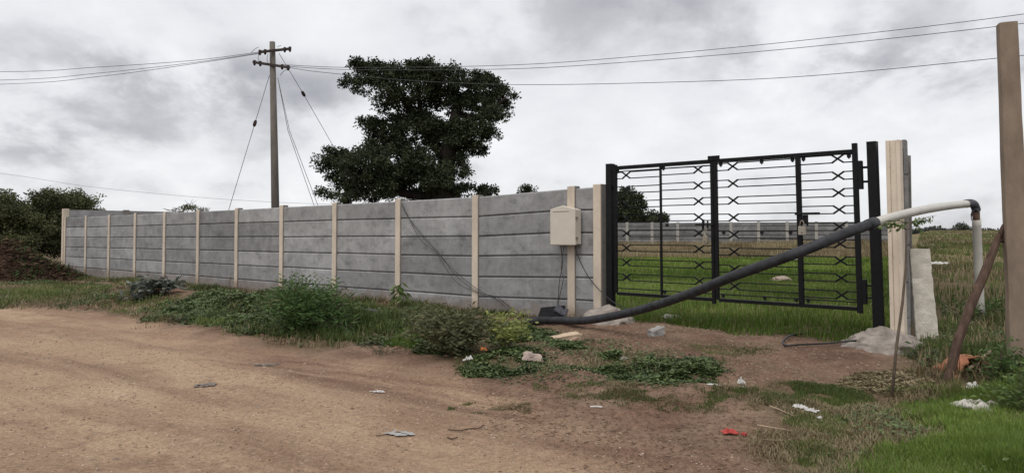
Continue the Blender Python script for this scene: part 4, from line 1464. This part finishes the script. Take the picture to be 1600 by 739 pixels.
cover('creeper', scatter(Z_CRP1, 26000, .30, 16, .36, 1.2, fall=.55), .15, .05, M['cover'], 'leafy creeper mat on the verge below the left part of the wall')
cover('creeper', scatter(Z_CRP2, 9000, .30, 17, .38, 2.2, fall=.55), .10, .035, M['cover'], 'leafy creeper around the pinkish rock')
cover('creeper', scatter(Z_CRP3, 20000, .30, 18, .40, 2.2, fall=.55), .11, .034, M['cover'], 'broad creeper patch on the dirt in front of the gate')
cover('creeper', scatter(Z_CRP4, 9000, .30, 19, .36, 2.0, fall=.55), .09, .035, M['cover'], 'creeper under the pipe around the tan stone')
cover('creeper', scatter(Z_CRP5, 12000, .30, 20, .36, 1.5, fall=.55), .22, .05, M['cover'], 'creeper round the feathery bush')
cover('creeper', scatter(Z_CRP6, 9000, .30, 21, .38, 1.5, fall=.55), .13, .045, M['cover'], 'creeper around the dull olive bush')
mixz = [(Z_CRP1, 'left creeper mat'), (Z_CRP2, 'creeper round the pinkish rock'), (Z_CRP3, 'creeper patch before the gate'), (Z_CRP5, 'creeper round the feathery bush')]
for k_, (zz_, nm) in enumerate(mixz):
    grass('verge_grass', scatter(zz_, 1500 if k_ in (0, 3) else 350, .7, 90 + k_, .42, 2.0, fall=.2), .13 if k_ in (0, 3) else .07, .008, M['grass'], 'grass blades poking through the ' + nm, bend=.8, tonebias=.1)
    grass('dry_grass', scatter(zz_, 1500 if k_ in (0, 3) else 500, .8, 95 + k_, .42, 2.0, fall=.2), .11 if k_ in (0, 3) else .06, .007, M['drygrass'], 'dead stalks tangled in the ' + nm, bend=1.2)
cover('creeper', scatter(gpoly([(700, 545), (880, 520), (1140, 555), (1180, 600), (960, 610), (720, 590)]), 3800, .3, 99, .46, 2.6), .04, .028, M['cover'], 'stray creeper runners and leaves on the dirt before the gate')
cover('creeper', scatter(Z_BANK, 14000, .1, 22, .52, 1.0), .10, .045, M['cover'], 'scattered low leaves along the verge')
cover('weeds', scatter(gpoly([(1415, 552), (1440, 530), (1480, 540), (1480, 572), (1440, 575)]), 5000, .1, 23), .22, .05, M['cover'], 'clump of leafy weeds at the foot of the granite slab', elong=.35)
cover('weeds', scatter(Z_MIDW, 12000, .1, 24, .42), .22, .05, M['shrub'], 'leafy weeds growing among the litter on the right', elong=.45)
cover('dry_weeds', scatter(gpoly([(1285, 600), (1330, 582), (1430, 580), (1470, 602), (1400, 618), (1320, 612)]), 6000, .1, 25), .07, .035, M['drygrass'], 'heap of withered leaves behind the tall corner grass', elong=.4)
cover('dry_weeds', scatter(Z_DIRT, 5000, .1, 26, .45), .01, .03, M['drygrass'], 'dead leaves and chaff strewn on the dirt before the gate', elong=.3)


# ------------------------------------------------------------------ individual plants
def bush(name, base, stems, height, spread, leafL, leafW, mat, label, seed, per=26, arch=.5, pinn=True, stem_r=.006, cat='bush', droop=0.0, minf=.12, stiff=.55, flat=None, hang=0.0):
    lr = np.random.default_rng(seed)
    root = empty(name, base)
    mb = MB()
    Pn, D = [], []
    for k in range(stems):
        a = lr.uniform(0, 2 * math.pi); sp = spread * math.sqrt(lr.uniform(.02, 1)); hh = height * lr.uniform(.55, 1.0) * (1 - .35 * (sp / spread) ** 2)
        p0 = Vector(base) + Vector((math.cos(a) * sp * .25, math.sin(a) * sp * .25, -.02))
        p3 = Vector(base) + Vector((math.cos(a) * sp, math.sin(a) * sp, hh))
        p1 = p0 + Vector((math.cos(a) * sp * .1, math.sin(a) * sp * .1, hh * stiff))
        pts = []
        for i in range(8):
            t = i / 7
            pts.append(p0 * (1 - t) ** 2 + (p1 + (p1 - p0) * .3) * 2 * t * (1 - t) + p3 * t * t - Vector((0, 0, droop * hh * t ** 3)))
        mb.tube(pts, [stem_r * (1 - .8 * i / 7) for i in range(8)], 5)
        for j in range(per):
            t = minf + (1 - minf) * (j + lr.uniform(0, 1)) / per
            f = t * 7; i0 = min(int(f), 6); fr = f - i0
            p = pts[i0].lerp(pts[i0 + 1], fr); d = (pts[i0 + 1] - pts[i0]).normalized()
            out = Vector(lr.normal(size=3)); out -= d * out.dot(d); out.normalize()
            if pinn:
                # leaflet sprays: a short side twig with paired leaflets
                tw = (out * .9 + d * .6 + Vector((0, 0, .1))).normalized()
                s = tw.cross(Vector((0, 0, 1)));
                if s.length < .1: s = Vector((1, 0, 0))
                s.normalize()
                ln = leafL * 3.2 * lr.uniform(.6, 1.1)
                for m_ in range(6):
                    q_ = p + tw * ln * (m_ + .6) / 6 + Vector((0, 0, -.12 * ln * (m_ / 6) ** 2))
                    sgn = 1 if m_ % 2 else -1
                    Pn.append(q_); D.append((s * sgn + tw * .55 + Vector(lr.normal(size=3)) * .2))
            else:
                Pn.append(p); D.append(out + d * .6 + Vector((0, 0, -.25)))
    mb.build('stem', M['stick'], root, smooth=True)
    Pn = np.array([list(v) for v in Pn]); D = np.array([list(v) for v in D])
    n = len(Pn)
    L = leafL * lr.uniform(.65, 1.25, n)
    D[:, 2] -= hang
    up = None
    if flat is not None:
        D[:, 2] *= flat
        up = unit(np.stack([lr.normal(size=n) * .35, lr.normal(size=n) * .35, np.ones(n)], 1))
    leaves('foliage', Pn, D, L, L * (leafW / leafL), np.clip(lr.uniform(0, .9, n) + (Pn[:, 2] - base[2]) / height * .2, 0, 1), mat, root, fold=.12, up=up)
    tag(root, label, cat)
    return root


bush('feathery_bush', G(480, 518), 120, .80, .74, .068, .018, M['shrub'], 'dark green feathery bush before the wall, the largest on the verge', 21, 15)
bush('feathery_bush', G(530, 522), 34, .52, .48, .13, .018, M['shrub'], 'lower spiky leaved shrub right beside the feathery bush', 22, 16, pinn=False, droop=.3)
bush('olive_bush', G(702, 556), 64, .66, .52, .072, .021, M['dullshrub'], 'dull olive bush with drooping leaflets near the road edge', 23, 10, droop=.2)
bush('olive_bush', G(655, 520), 14, .42, .3, .04, .012, M['dullshrub'], 'thin brownish weed standing left of the dull olive bush', 27, 9)
bush('lime_plant', G(790, 545), 16, .46, .32, .075, .028, M['limeplant'], 'yellow green leafy plant next to the dull olive bush by the pipe', 24, 7, cat='plant')
bush('young_tree', G(624, 484), 6, .62, .15, .20, .042, M['sapling'], 'young sapling with long drooping leaves in front of a cream post', 25, 9, pinn=False, cat='sapling', minf=.6, hang=1.1)
bush('broadleaf_plant', G(246, 462), 40, .46, .62, .17, .125, M['greyleaf'], 'grey green broad leaved plant against the wall on the left', 26, 8, pinn=False, cat='plant', minf=.45, flat=.4)
bush('broadleaf_plant', G(207, 472), 9, .25, .25, .15, .10, M['greyleaf'], 'small grey leaved plant low in front of the bigger broad leaved one', 28, 6, pinn=False, cat='plant', minf=.4, flat=.4)
bush('feathery_bush', G(330, 500), 26, .3, .5, .04, .014, M['cover'], 'low spreading weed in the creeper left of the feathery bush', 29, 10)
bush('dead_weed', G(358, 478), 3, .62, .05, .03, .006, M['brush'], 'single dark dead stalk standing before the wall', 30, 4, pinn=False, cat='weed')
bush('edge_weed', G(272, 507), 12, .16, .2, .03, .008, M['brush'], 'small dry tuft at the road edge on the left', 31, 6, pinn=False, cat='weed')
bush('corner_weed', G(1592, 655), 14, .5, .22, .06, .02, M['sapling'], 'leafy green weed at the foot of the brown post, right edge', 32, 7, cat='weed')
bush('corner_weed', G(1560, 600), 14, .42, .25, .05, .016, M['shrub'], 'dark weed left of the foot of the brown post', 33, 8, cat='weed')
bush('corner_weed', G(1500, 510), 14, .4, .35, .05, .016, M['shrub'], 'dark weed behind the slanting stake', 34, 8, cat='weed')
bush('corner_weed', G(1545, 500), 10, .35, .25, .05, .016, M['shrub'], 'dark weed around the foot of the white standpipe', 35, 8, cat='weed')
bush('slab_weed', G(1440, 562), 22, .26, .28, .07, .012, M['shrub'], 'grassy dark weed tuft in front of the granite slab', 36, 10, pinn=False, cat='weed', droop=.4)

# thin sapling in front of the pillar: stem and a flat spray of leaves
b = G(1393, 617)
root = empty('thin_sapling', b)
sp = [b + Vector((0, 0, -.03)), P(1401, 540, b.y + .03), P(1410, 475, b.y + .05), P(1415, 420, b.y + .06), P(1416, 370, b.y + .06), P(1419, 348, b.y + .06)]
mb = MB(); mb.tube(sp, [.014, .013, .012, .010, .008, .006], 7)
tips = [(1378, 352), (1390, 358), (1404, 360), (1432, 350), (1448, 343), (1460, 337), (1440, 360), (1455, 345), (1385, 345)]
for (x, y) in tips: mb.tube([sp[-1] if y < 356 else sp[-2] + Vector((0, 0, .06)), P((x + 1419) / 2, (y + 346) / 2, b.y + .04), P(x, y, b.y + .03)], [.004, .003, .0015], 5)
mb.build('stem', M['stick'], root, smooth=True)
lr = np.random.default_rng(44)
Pn, D = [], []
for (x, y) in tips:
    for k in range(11):
        f = .25 + .75 * k / 10
        p = P(1419 + (x - 1419) * f, 346 + (y - 346) * f + lr.uniform(-2, 3), b.y + .035 + lr.uniform(-.03, .03))
        Pn.append(list(p)); D.append([np.sign(x - 1419) * .7 + lr.normal() * .4, lr.normal() * .4, -.25 + lr.normal() * .5])
n = len(Pn); L = .05 * lr.uniform(.6, 1.3, n)
leaves('foliage', np.array(Pn), np.array(D), L, L * .42, lr.uniform(0, 1, n), M['sapling'], root, fold=.12)
tag(root, 'thin bare stemmed sapling with a leaf spray in front of the cream pillar', 'sapling')

# ------------------------------------------------------------------ brush pile
lr = np.random.default_rng(50)
pc = G(-36, 441)
cx_, cy_ = pc.x, pc.y + 1.6
n = 9000
u = lr.uniform(-1, 1, n); v = lr.uniform(-1, 1, n)
bx_, by_ = cx_ + u * 1.95, cy_ + v * 1.3
hh = 1.15 * np.clip(1 - np.abs(u) ** 1.7, 0, 1) * np.clip(1 - v ** 2, 0, 1) * (.55 + .9 * fbm(bx_ * .9, by_ * .9, 3, 61))
bz_ = Hn(bx_, by_) + hh * lr.uniform(.55, 1.0, n)
D = lr.normal(size=(n, 3)); D[:, 2] = np.abs(D[:, 2]) * .3 - .1
L = lr.uniform(.08, .32, n)
root = empty('brush_pile', (cx_, cy_, hz(cx_, cy_)))
leaves('dead_twigs', np.stack([bx_, by_, bz_], 1), D, L, np.minimum(L * .2, .04), lr.uniform(0, 1, n) ** 1.6, M['brush'], root)
nu, nv = 40, 26
U, V2 = np.meshgrid(np.linspace(-1, 1, nu), np.linspace(-1, 1, nv))
mx, my = cx_ + U * 1.95, cy_ + V2 * 1.3
mz = Hn(mx.ravel(), my.ravel()).reshape(mx.shape) - .05 + .9 * np.clip(1 - np.abs(U) ** 1.7, 0, 1) * np.clip(1 - V2 ** 2, 0, 1) * (.55 + .9 * fbm(mx * .9, my * .9, 3, 61))
ii = np.arange(nu * nv).reshape(nv, nu)
np_mesh('soil_core', np.stack([mx.ravel(), my.ravel(), mz.ravel()], 1), np.stack([ii[:-1, :-1], ii[:-1, 1:], ii[1:, 1:], ii[1:, :-1]], -1).reshape(-1, 4), simple('brush soil', (.07, .042, .032), .4, 5, .95, .1, .8), root, smooth=True)
k_ = rng.integers(0, n, 2600); k_ = k_[fbm(bx_[k_] * 1.1, by_[k_] * 1.1, 3, 64) > .5]
leaves('green_weeds', np.stack([bx_[k_], by_[k_], bz_[k_] + .06], 1), D[k_] + np.array([0, 0, .5]), .14, .03, rng.uniform(0, .8, len(k_)), M['shrub'], root)
tag(root, 'brown heap of dead brush and uprooted weeds left of the wall corner', 'brush pile')

# ------------------------------------------------------------------ stones, litter, small things
def rock(name, px, py, wx, wy, wz, mat, label, seed, cat='stone', lift=0, blocky=False, rot=0, tilt=0):
    c = G(px, py)
    mb = MB()
    import bmesh
    bm = bmesh.new()
    if blocky:
        bmesh.ops.create_cube(bm, size=2)
        bmesh.ops.subdivide_edges(bm, edges=bm.edges[:], cuts=3, use_grid_fill=True)
    else:
        bmesh.ops.create_icosphere(bm, subdivisions=3, radius=1)
    ca, sa = math.cos(rot), math.sin(rot)
    for vv in bm.verts:
        p = vv.co.copy()
        q = 1 + mnoise.noise(p * 1.3 + Vector((seed, 0, 0))) * (.18 if blocky else .5) + mnoise.noise(p * 3.3 + Vector((0, seed, 0))) * (.05 if blocky else .2)
        x, y, z = p.x * wx * q, p.y * wy * q, p.z * wz * q
        z += x * math.tan(tilt)
        vv.co = Vector((c.x + x * ca - y * sa, c.y + x * sa + y * ca, c.z + z + wz * .45 + lift))
    bm.verts.index_update()
    mb.add([v.co for v in bm.verts], [tuple(v.index for v in f.verts) for f in bm.faces])
    bm.free()
    o = mb.build(name, mat)
    tag(o, label, cat)
    return o


rock('tan_stone', 885, 527, .17, .10, .045, M['slab'], 'flat tan stone block lying on the dirt below the pipe', 3, blocky=True, rot=.35, tilt=.12)
rock('grey_stone', 1025, 524, .085, .07, .06, M['greyrock'], 'angular grey stone on the dirt in front of the left gate leaf', 5, blocky=True, rot=.5, tilt=.3)
rock('pink_rock', 828, 566, .13, .10, .075, M['rock'], 'pinkish rock half buried in the creeper', 9)
rock('small_stone', 1048, 500, .16, .07, .05, M['greyrock'], 'low grey stone in the grass at the foot of the gate', 12)
rock('pale_stones', 975, 561, .05, .03, .025, M['greyrock'], 'pale pebble lying in the creeper patch before the gate', 14)
rock('tan_mound', 1221, 440, .24, .2, .10, M['rock'], 'small tan heap of sand on the yard grass behind the right leaf', 15, cat='sand heap')
rock('brown_clod', 1487, 508 + 90, .06, .05, .05, M['terracotta'], 'dark orange clod at the foot of the slanting stake', 16, cat='clay clod')


def flakes(name, px, py, rx, ry, n, mat, label, cat, seed):
    """a trodden, torn patch: small thin scraps lying almost flat and partly overlapping"""
    lr = np.random.default_rng(seed)
    c = G(px, py)
    mb = MB()
    for k in range(n):
        a, r_ = lr.uniform(0, 2 * math.pi), math.sqrt(lr.uniform(0, 1))
        x, y = c.x + math.cos(a) * r_ * rx, c.y + math.sin(a) * r_ * ry
        z = hz(x, y) + .004 + .004 * lr.uniform()
        m_ = lr.integers(5, 8); rr = lr.uniform(.012, .045)
        ring = []
        for q in range(m_):
            b = 2 * math.pi * q / m_ + lr.uniform(-.3, .3); r2 = rr * lr.uniform(.5, 1.2)
            ring.append(Vector((x + math.cos(b) * r2, y + math.sin(b) * r2 * .8, z + lr.uniform(0, .008))))
        top = [v + Vector((0, 0, .003)) for v in ring]
        mb.add(ring + top, [tuple(range(m_ - 1, -1, -1)), tuple(range(m_, 2 * m_))] + [(q, (q + 1) % m_, m_ + (q + 1) % m_, m_ + q) for q in range(m_)])
    o = mb.build(name, mat)
    tag(o, label, cat)
    return o


def crumple(name, px, py, w_, d_, h_, mat, label, cat, seed, n=22, lift=.0, rot=0.0):
    c = G(px, py)
    root_pts = []
    for j in range(n):
        for i in range(n):
            x = (i / (n - 1) - .5) * 2; y = (j / (n - 1) - .5) * 2
            rc = max(abs(x), abs(y)) / max(math.hypot(x, y), 1e-6)
            x, y = x * (.35 + .65 * rc), y * (.35 + .65 * rc)
            e_ = 1 + .7 * mnoise.noise(Vector((x * 1.6 + seed, y * 1.6, 3)))
            ridge = abs(mnoise.noise(Vector((x * 2.2 + seed, y * 3.0, seed)))) + .22 * abs(mnoise.noise(Vector((x * 5 + seed, y * 5, 1))))
            fall = max(0.03, 1 - (x * x + y * y) * .62)
            X, Y = x * w_ / 2 * e_, y * d_ / 2 * e_
            xx = c.x + X * math.cos(rot) - Y * math.sin(rot); yy = c.y + X * math.sin(rot) + Y * math.cos(rot)
            root_pts.append(Vector((xx, yy, hz(xx, yy) + lift + h_ * (ridge * 1.1) * fall + .01)))
    mb = MB()
    mb.add(root_pts, [(j * n + i, j * n + i + 1, (j + 1) * n + i + 1, (j + 1) * n + i) for j in range(n - 1) for i in range(n - 1)])
    o = mb.build(name, mat, smooth=True)
    s = o.modifiers.new('thick', 'SOLIDIFY'); s.thickness = .006
    tag(o, label, cat)
    return o


crumple('cloth_rag', 1526, 648, .34, .2, .12, M['cloth'], 'crumpled soiled white cloth lying in the corner grass', 'rag', 3, lift=.05, rot=-.25)
crumple('plastic_scrap', 1522, 618, .11, .09, .07, M['plastic'], 'small white scrap in the weeds behind the crumpled cloth', 'litter', 5, lift=.03)
crumple('plastic_scrap', 1552, 628, .12, .10, .06, M['greybag'], 'greyish scrap in the weeds right of the small white one', 'litter', 6, lift=.03)
crumple('plastic_scrap', 1517, 513, .13, .10, .08, M['plastic'], 'white scrap behind the slanting stake near the standpipe', 'litter', 7, lift=.04)
crumple('white_sheet', 1467, 426, .55, .4, .12, M['plastic'], 'flat white sheet lying in the field beyond the granite slab', 'sheet', 8, lift=.25)
flakes('plastic_bag', 1138, 603, .17, .045, 22, M['plastic'], 'thin torn white plastic strip on the dirt at the edge of the thin grass', 'litter', 9)
crumple('plastic_bag', 1158, 599, .07, .05, .08, M['plastic'], 'knotted white tuft at the right end of the torn plastic strip', 'litter', 10, lift=.02)
crumple('white_paper', 1249, 643, .11, .05, .05, M['plastic'], 'rounder of the two white paper scraps beside the corner grass', 'litter', 11, lift=.02)
crumple('white_paper', 1268, 647, .11, .045, .04, M['plastic'], 'longer of the two white paper scraps beside the corner grass', 'litter', 12, lift=.02, rot=-.5)
crumple('white_paper', 1281, 659, .03, .03, .025, M['plastic'], 'tiny white scrap below the pair of paper scraps', 'litter', 13, lift=.015)
crumple('red_wrapper', 1140, 676, .10, .07, .04, M['red'], 'torn red wrapper on the dirt at the bottom right', 'litter', 14, lift=.01)
crumple('red_wrapper', 1162, 678, .04, .03, .02, M['red'], 'small red fragment right of the torn red wrapper', 'litter', 15, lift=.01)
crumple('orange_wrapper', 756, 558, .08, .06, .09, M['orange'], 'small orange wrapper below the dull olive bush', 'litter', 16, lift=.05)
crumple('white_scrap', 731, 569, .09, .06, .07, M['plastic'], 'white scrap on the road edge left of the orange wrapper', 'litter', 17, lift=.02)
crumple('white_scrap', 592, 605, .13, .05, .03, M['plastic'], 'small white scrap lying on the open road', 'litter', 18, lift=.0)
flakes('torn_sack', 624, 664, .11, .07, 26, M['greybag'], 'torn pale grey sacking trodden into the road, nearest the camera', 'litter', 1)
flakes('torn_sack', 320, 596, .11, .07, 30, M['darkbag'], 'dark grey trodden scrap lying on the left half of the road', 'litter', 2)
flakes('torn_sack', 416, 563, .14, .08, 26, M['darkbag'], 'dark grey trodden scrap on the road below the feathery bush', 'litter', 3)
crumple('white_rubble', 1238, 411, .9, .5, .3, M['greybag'], 'pale rubbish lying in the yard behind the thick gate mullion', 'litter', 22, lift=.12)

# orange pieces by the stake
c = G(1518, 584)
mb = MB()
na_, nd_ = 26, 9
V = []
for j_ in range(nd_):
    f = j_ / (nd_ - 1)
    for k in range(na_):
        a = R(8 + 164 * k / (na_ - 1))
        rr = .185 * (1.06 if j_ == 0 else 1.0 + .08 * math.sin(f * 2.6) - .45 * f ** 3)
        jag = (mnoise.noise(Vector((k * .35, 3, 1))) * .07 + .02 * mnoise.noise(Vector((k * 1.7, 1, 1)))) * (1 - f)
        p = Vector((math.cos(a) * rr * 1.05, .30 * f + jag - .05, math.sin(a) * rr - .02))
        V.append(c + Vector((p.x * .93 - p.y * .36, p.x * .36 + p.y * .93, p.z)))
mb.add(V, [(j_ * na_ + k, j_ * na_ + k + 1, (j_ + 1) * na_ + k + 1, (j_ + 1) * na_ + k) for j_ in range(nd_ - 1) for k in range(na_ - 1)])
o = mb.build('broken_pot', M['terracotta'], smooth=True)
so = o.modifiers.new('thick', 'SOLIDIFY'); so.thickness = .02; so.offset = 0
tag(o, 'broken orange clay pot lying on its side, half sunk in the weeds behind the stake', 'clay pot')
rock('terracotta_piece', 1468, 582, .045, .04, .045, M['terracotta'], 'rounded orange piece left of the foot of the stake', 21, cat='shard')
rock('terracotta_piece', 1488, 583, .065, .04, .03, M['terracotta'], 'orange piece right of the foot of the stake', 22, cat='shard')
wire('pale_stick', [G(1514, 585, .06), G(1530, 580, .1), G(1548, 573, .12)], .018, M['twig'], 'short pale stick lying between the stake and the brown post', 'stick', 3)
wire('straw', [G(1183, 669, .02), G(1212, 672, .02), G(1238, 678, .02)], .006, M['twig'], 'pale straw on the dirt just right of the red wrapper', 'straw', 3)
wire('straw', [G(1203, 645, .02), G(1222, 650, .02), G(1241, 657, .02)], .005, M['twig'], 'pale straw on the dirt left of the white paper scraps', 'straw', 3)
wire('straw', [G(1190, 685, .015), G(1215, 686, .015), G(1236, 687, .015)], .004, M['twig'], 'thin straw at the bottom right, lower than the others', 'straw', 3)
wire('straw', [G(922, 634, .015), G(932, 635, .015), G(941, 636, .015)], .008, M['plastic'], 'white stub lying on the dirt below the worn grass', 'straw', 3)
wire('dark_twig', [G(700, 659, .008), G(718, 661, .012), G(731, 657, .010), G(748, 656, .012), G(756, 653, .02)], .0045, M['wood'], 'dark twig lying on the road in the middle foreground', 'twig', 3)
wire('dark_twig', [G(699, 669, .008), G(706, 672, .012), G(715, 671, .015)], .005, M['wood'], 'short dark twig just below the longer road twig', 'twig', 3)
wire('dark_twig', [G(588, 668, .008), G(600, 667, .012), G(612, 664, .010), G(626, 663, .015)], .004, M['wood'], 'dark twig beside the grey sack piece nearest the camera', 'twig', 3)
wire('black_hose', [G(1262, 523, .03), G(1238, 527, .03), G(1224, 536, .03), G(1228, 545, .03), G(1250, 544, .03), G(1285, 541, .03), G(1320, 542, .05), G(1350, 545, .08), G(1385, 548, .08), G(1415, 540, .08)], .012, M['cable'], 'looped black hose on the dirt running to the concrete lump at the pillar', 'hose', 6)
wire('dark_root', [G(1040, 498, .06), G(1062, 502, .05), G(1085, 507, .04)], .018, M['wood'], 'dark branch lying in the grass at the foot of the left gate leaf', 'branch', 4)


def specks(name, q, size, mat, label, flat=.6, cat='pebbles', kind='stuff'):
    """small angular stones: one octahedron-like chip each"""
    n = len(q)
    z = Hn(q[:, 0], q[:, 1])
    s = size * rng.uniform(.35, 1.0, n) ** 1.5
    a = rng.uniform(0, 2 * np.pi, n)
    base_ = np.stack([q[:, 0], q[:, 1], z], 1)
    V = []
    for (dx, dy, dz) in ((1, 0, .1), (0, .8, .1), (-1.1, 0, .1), (0, -.9, .1), (.1, .1, 1)):
        k = rng.uniform(.7, 1.3, n)
        x = dx * np.cos(a) - dy * np.sin(a); y = dx * np.sin(a) + dy * np.cos(a)
        V.append(base_ + np.stack([x * s * k, y * s * k, dz * s * flat * k], 1))
    V = np.stack(V, 1).reshape(-1, 3)
    i = np.arange(n) * 5
    Fc = np.concatenate([np.stack([i + c, i + (c + 1) % 4, i + 4], 1) for c in range(4)])
    o = np_mesh(name, V, Fc, mat)
    tag(o, label, cat, kind=kind)


fr = gpoly([(-100, 480), (400, 545), (700, 580), (900, 640), (1250, 739), (1300, 800), (-200, 800)])
specks('pebbles', scatter(fr, 9000, .3, 41), .012, M['pebble'], 'small stones and clods scattered over the dirt road')
specks('pebbles', scatter(fr, 3000, .3, 46), .010, M['palepebble'], 'pale grit scattered over the dirt road')
specks('pebbles', scatter(fr, 1300, .3, 47), .014, M['soilclod'], 'dark crumbs of earth scattered over the dirt road')
specks('pebbles', scatter(fr, 500, .3, 42, .5, .6), .028, M['pebble'], 'larger clods scattered over the dirt road')
specks('pebbles', scatter(Z_DIRT, 2600, .3, 43), .02, M['pebble'], 'earth clods and chips on the dug ground before the gate')
specks('clods', scatter(Z_BANK, 6000, .3, 44), .05, M['soilclod'], 'earth clods on the verge', .8, 'clods')
# chaff and straw bits on the dirt
q = scatter(gpoly([(700, 580), (1130, 600), (1250, 690), (1290, 760), (1000, 760), (760, 640)]), 2600, .3, 45, .42, 1.2)
n = len(q); a = rng.uniform(0, 2 * np.pi, n)
o = leaves('chaff', np.stack([q[:, 0], q[:, 1], Hn(q[:, 0], q[:, 1]) + .008], 1), np.stack([np.cos(a), np.sin(a), rng.uniform(-.05, .15, n)], 1), rng.uniform(.02, .07, n), .005, rng.uniform(0, 1, n), M['brush'])
tag(o, 'bits of straw and bark strewn on the dirt', 'chaff', kind='stuff')

# things of one kind share a group
GROUPS = {'power_line': 'power lines across the sky', 'guy_wire': 'guy wires of the utility pole', 'cable': 'black cables on the wall', 'thorn_tree': 'thorn trees on the left',
          'roadside_tree': 'trees beyond the back wall', 'bush_tree': 'tree tops showing over the wall', 'gate_post': 'steel gate posts', 'gate_leaf': 'gate leaves', 'padlock': 'padlocks on the gate',
          'precast_wall': 'precast slab walls around the yard', 'concrete_footing': 'concrete lumps at the gate posts', 'straw': 'straws on the dirt', 'dark_twig': 'twigs on the road',
          'torn_sack': 'trodden scraps on the road', 'plastic_scrap': 'scraps in the weeds', 'white_paper': 'paper scraps', 'corner_weed': 'weeds at the right edge', 'feathery_bush': 'shrubs on the verge',
          'olive_bush': 'olive bushes on the verge', 'broadleaf_plant': 'broad leaved plants on the verge', 'red_wrapper': 'red litter pieces', 'terracotta_piece': 'orange clay pieces', 'white_scrap': 'white scraps by the road'}
for o in COL.objects:
    k = o.name.split('.')[0]
    if o.parent is None and k in GROUPS and o.get('category'):
        o['group'] = GROUPS[k]
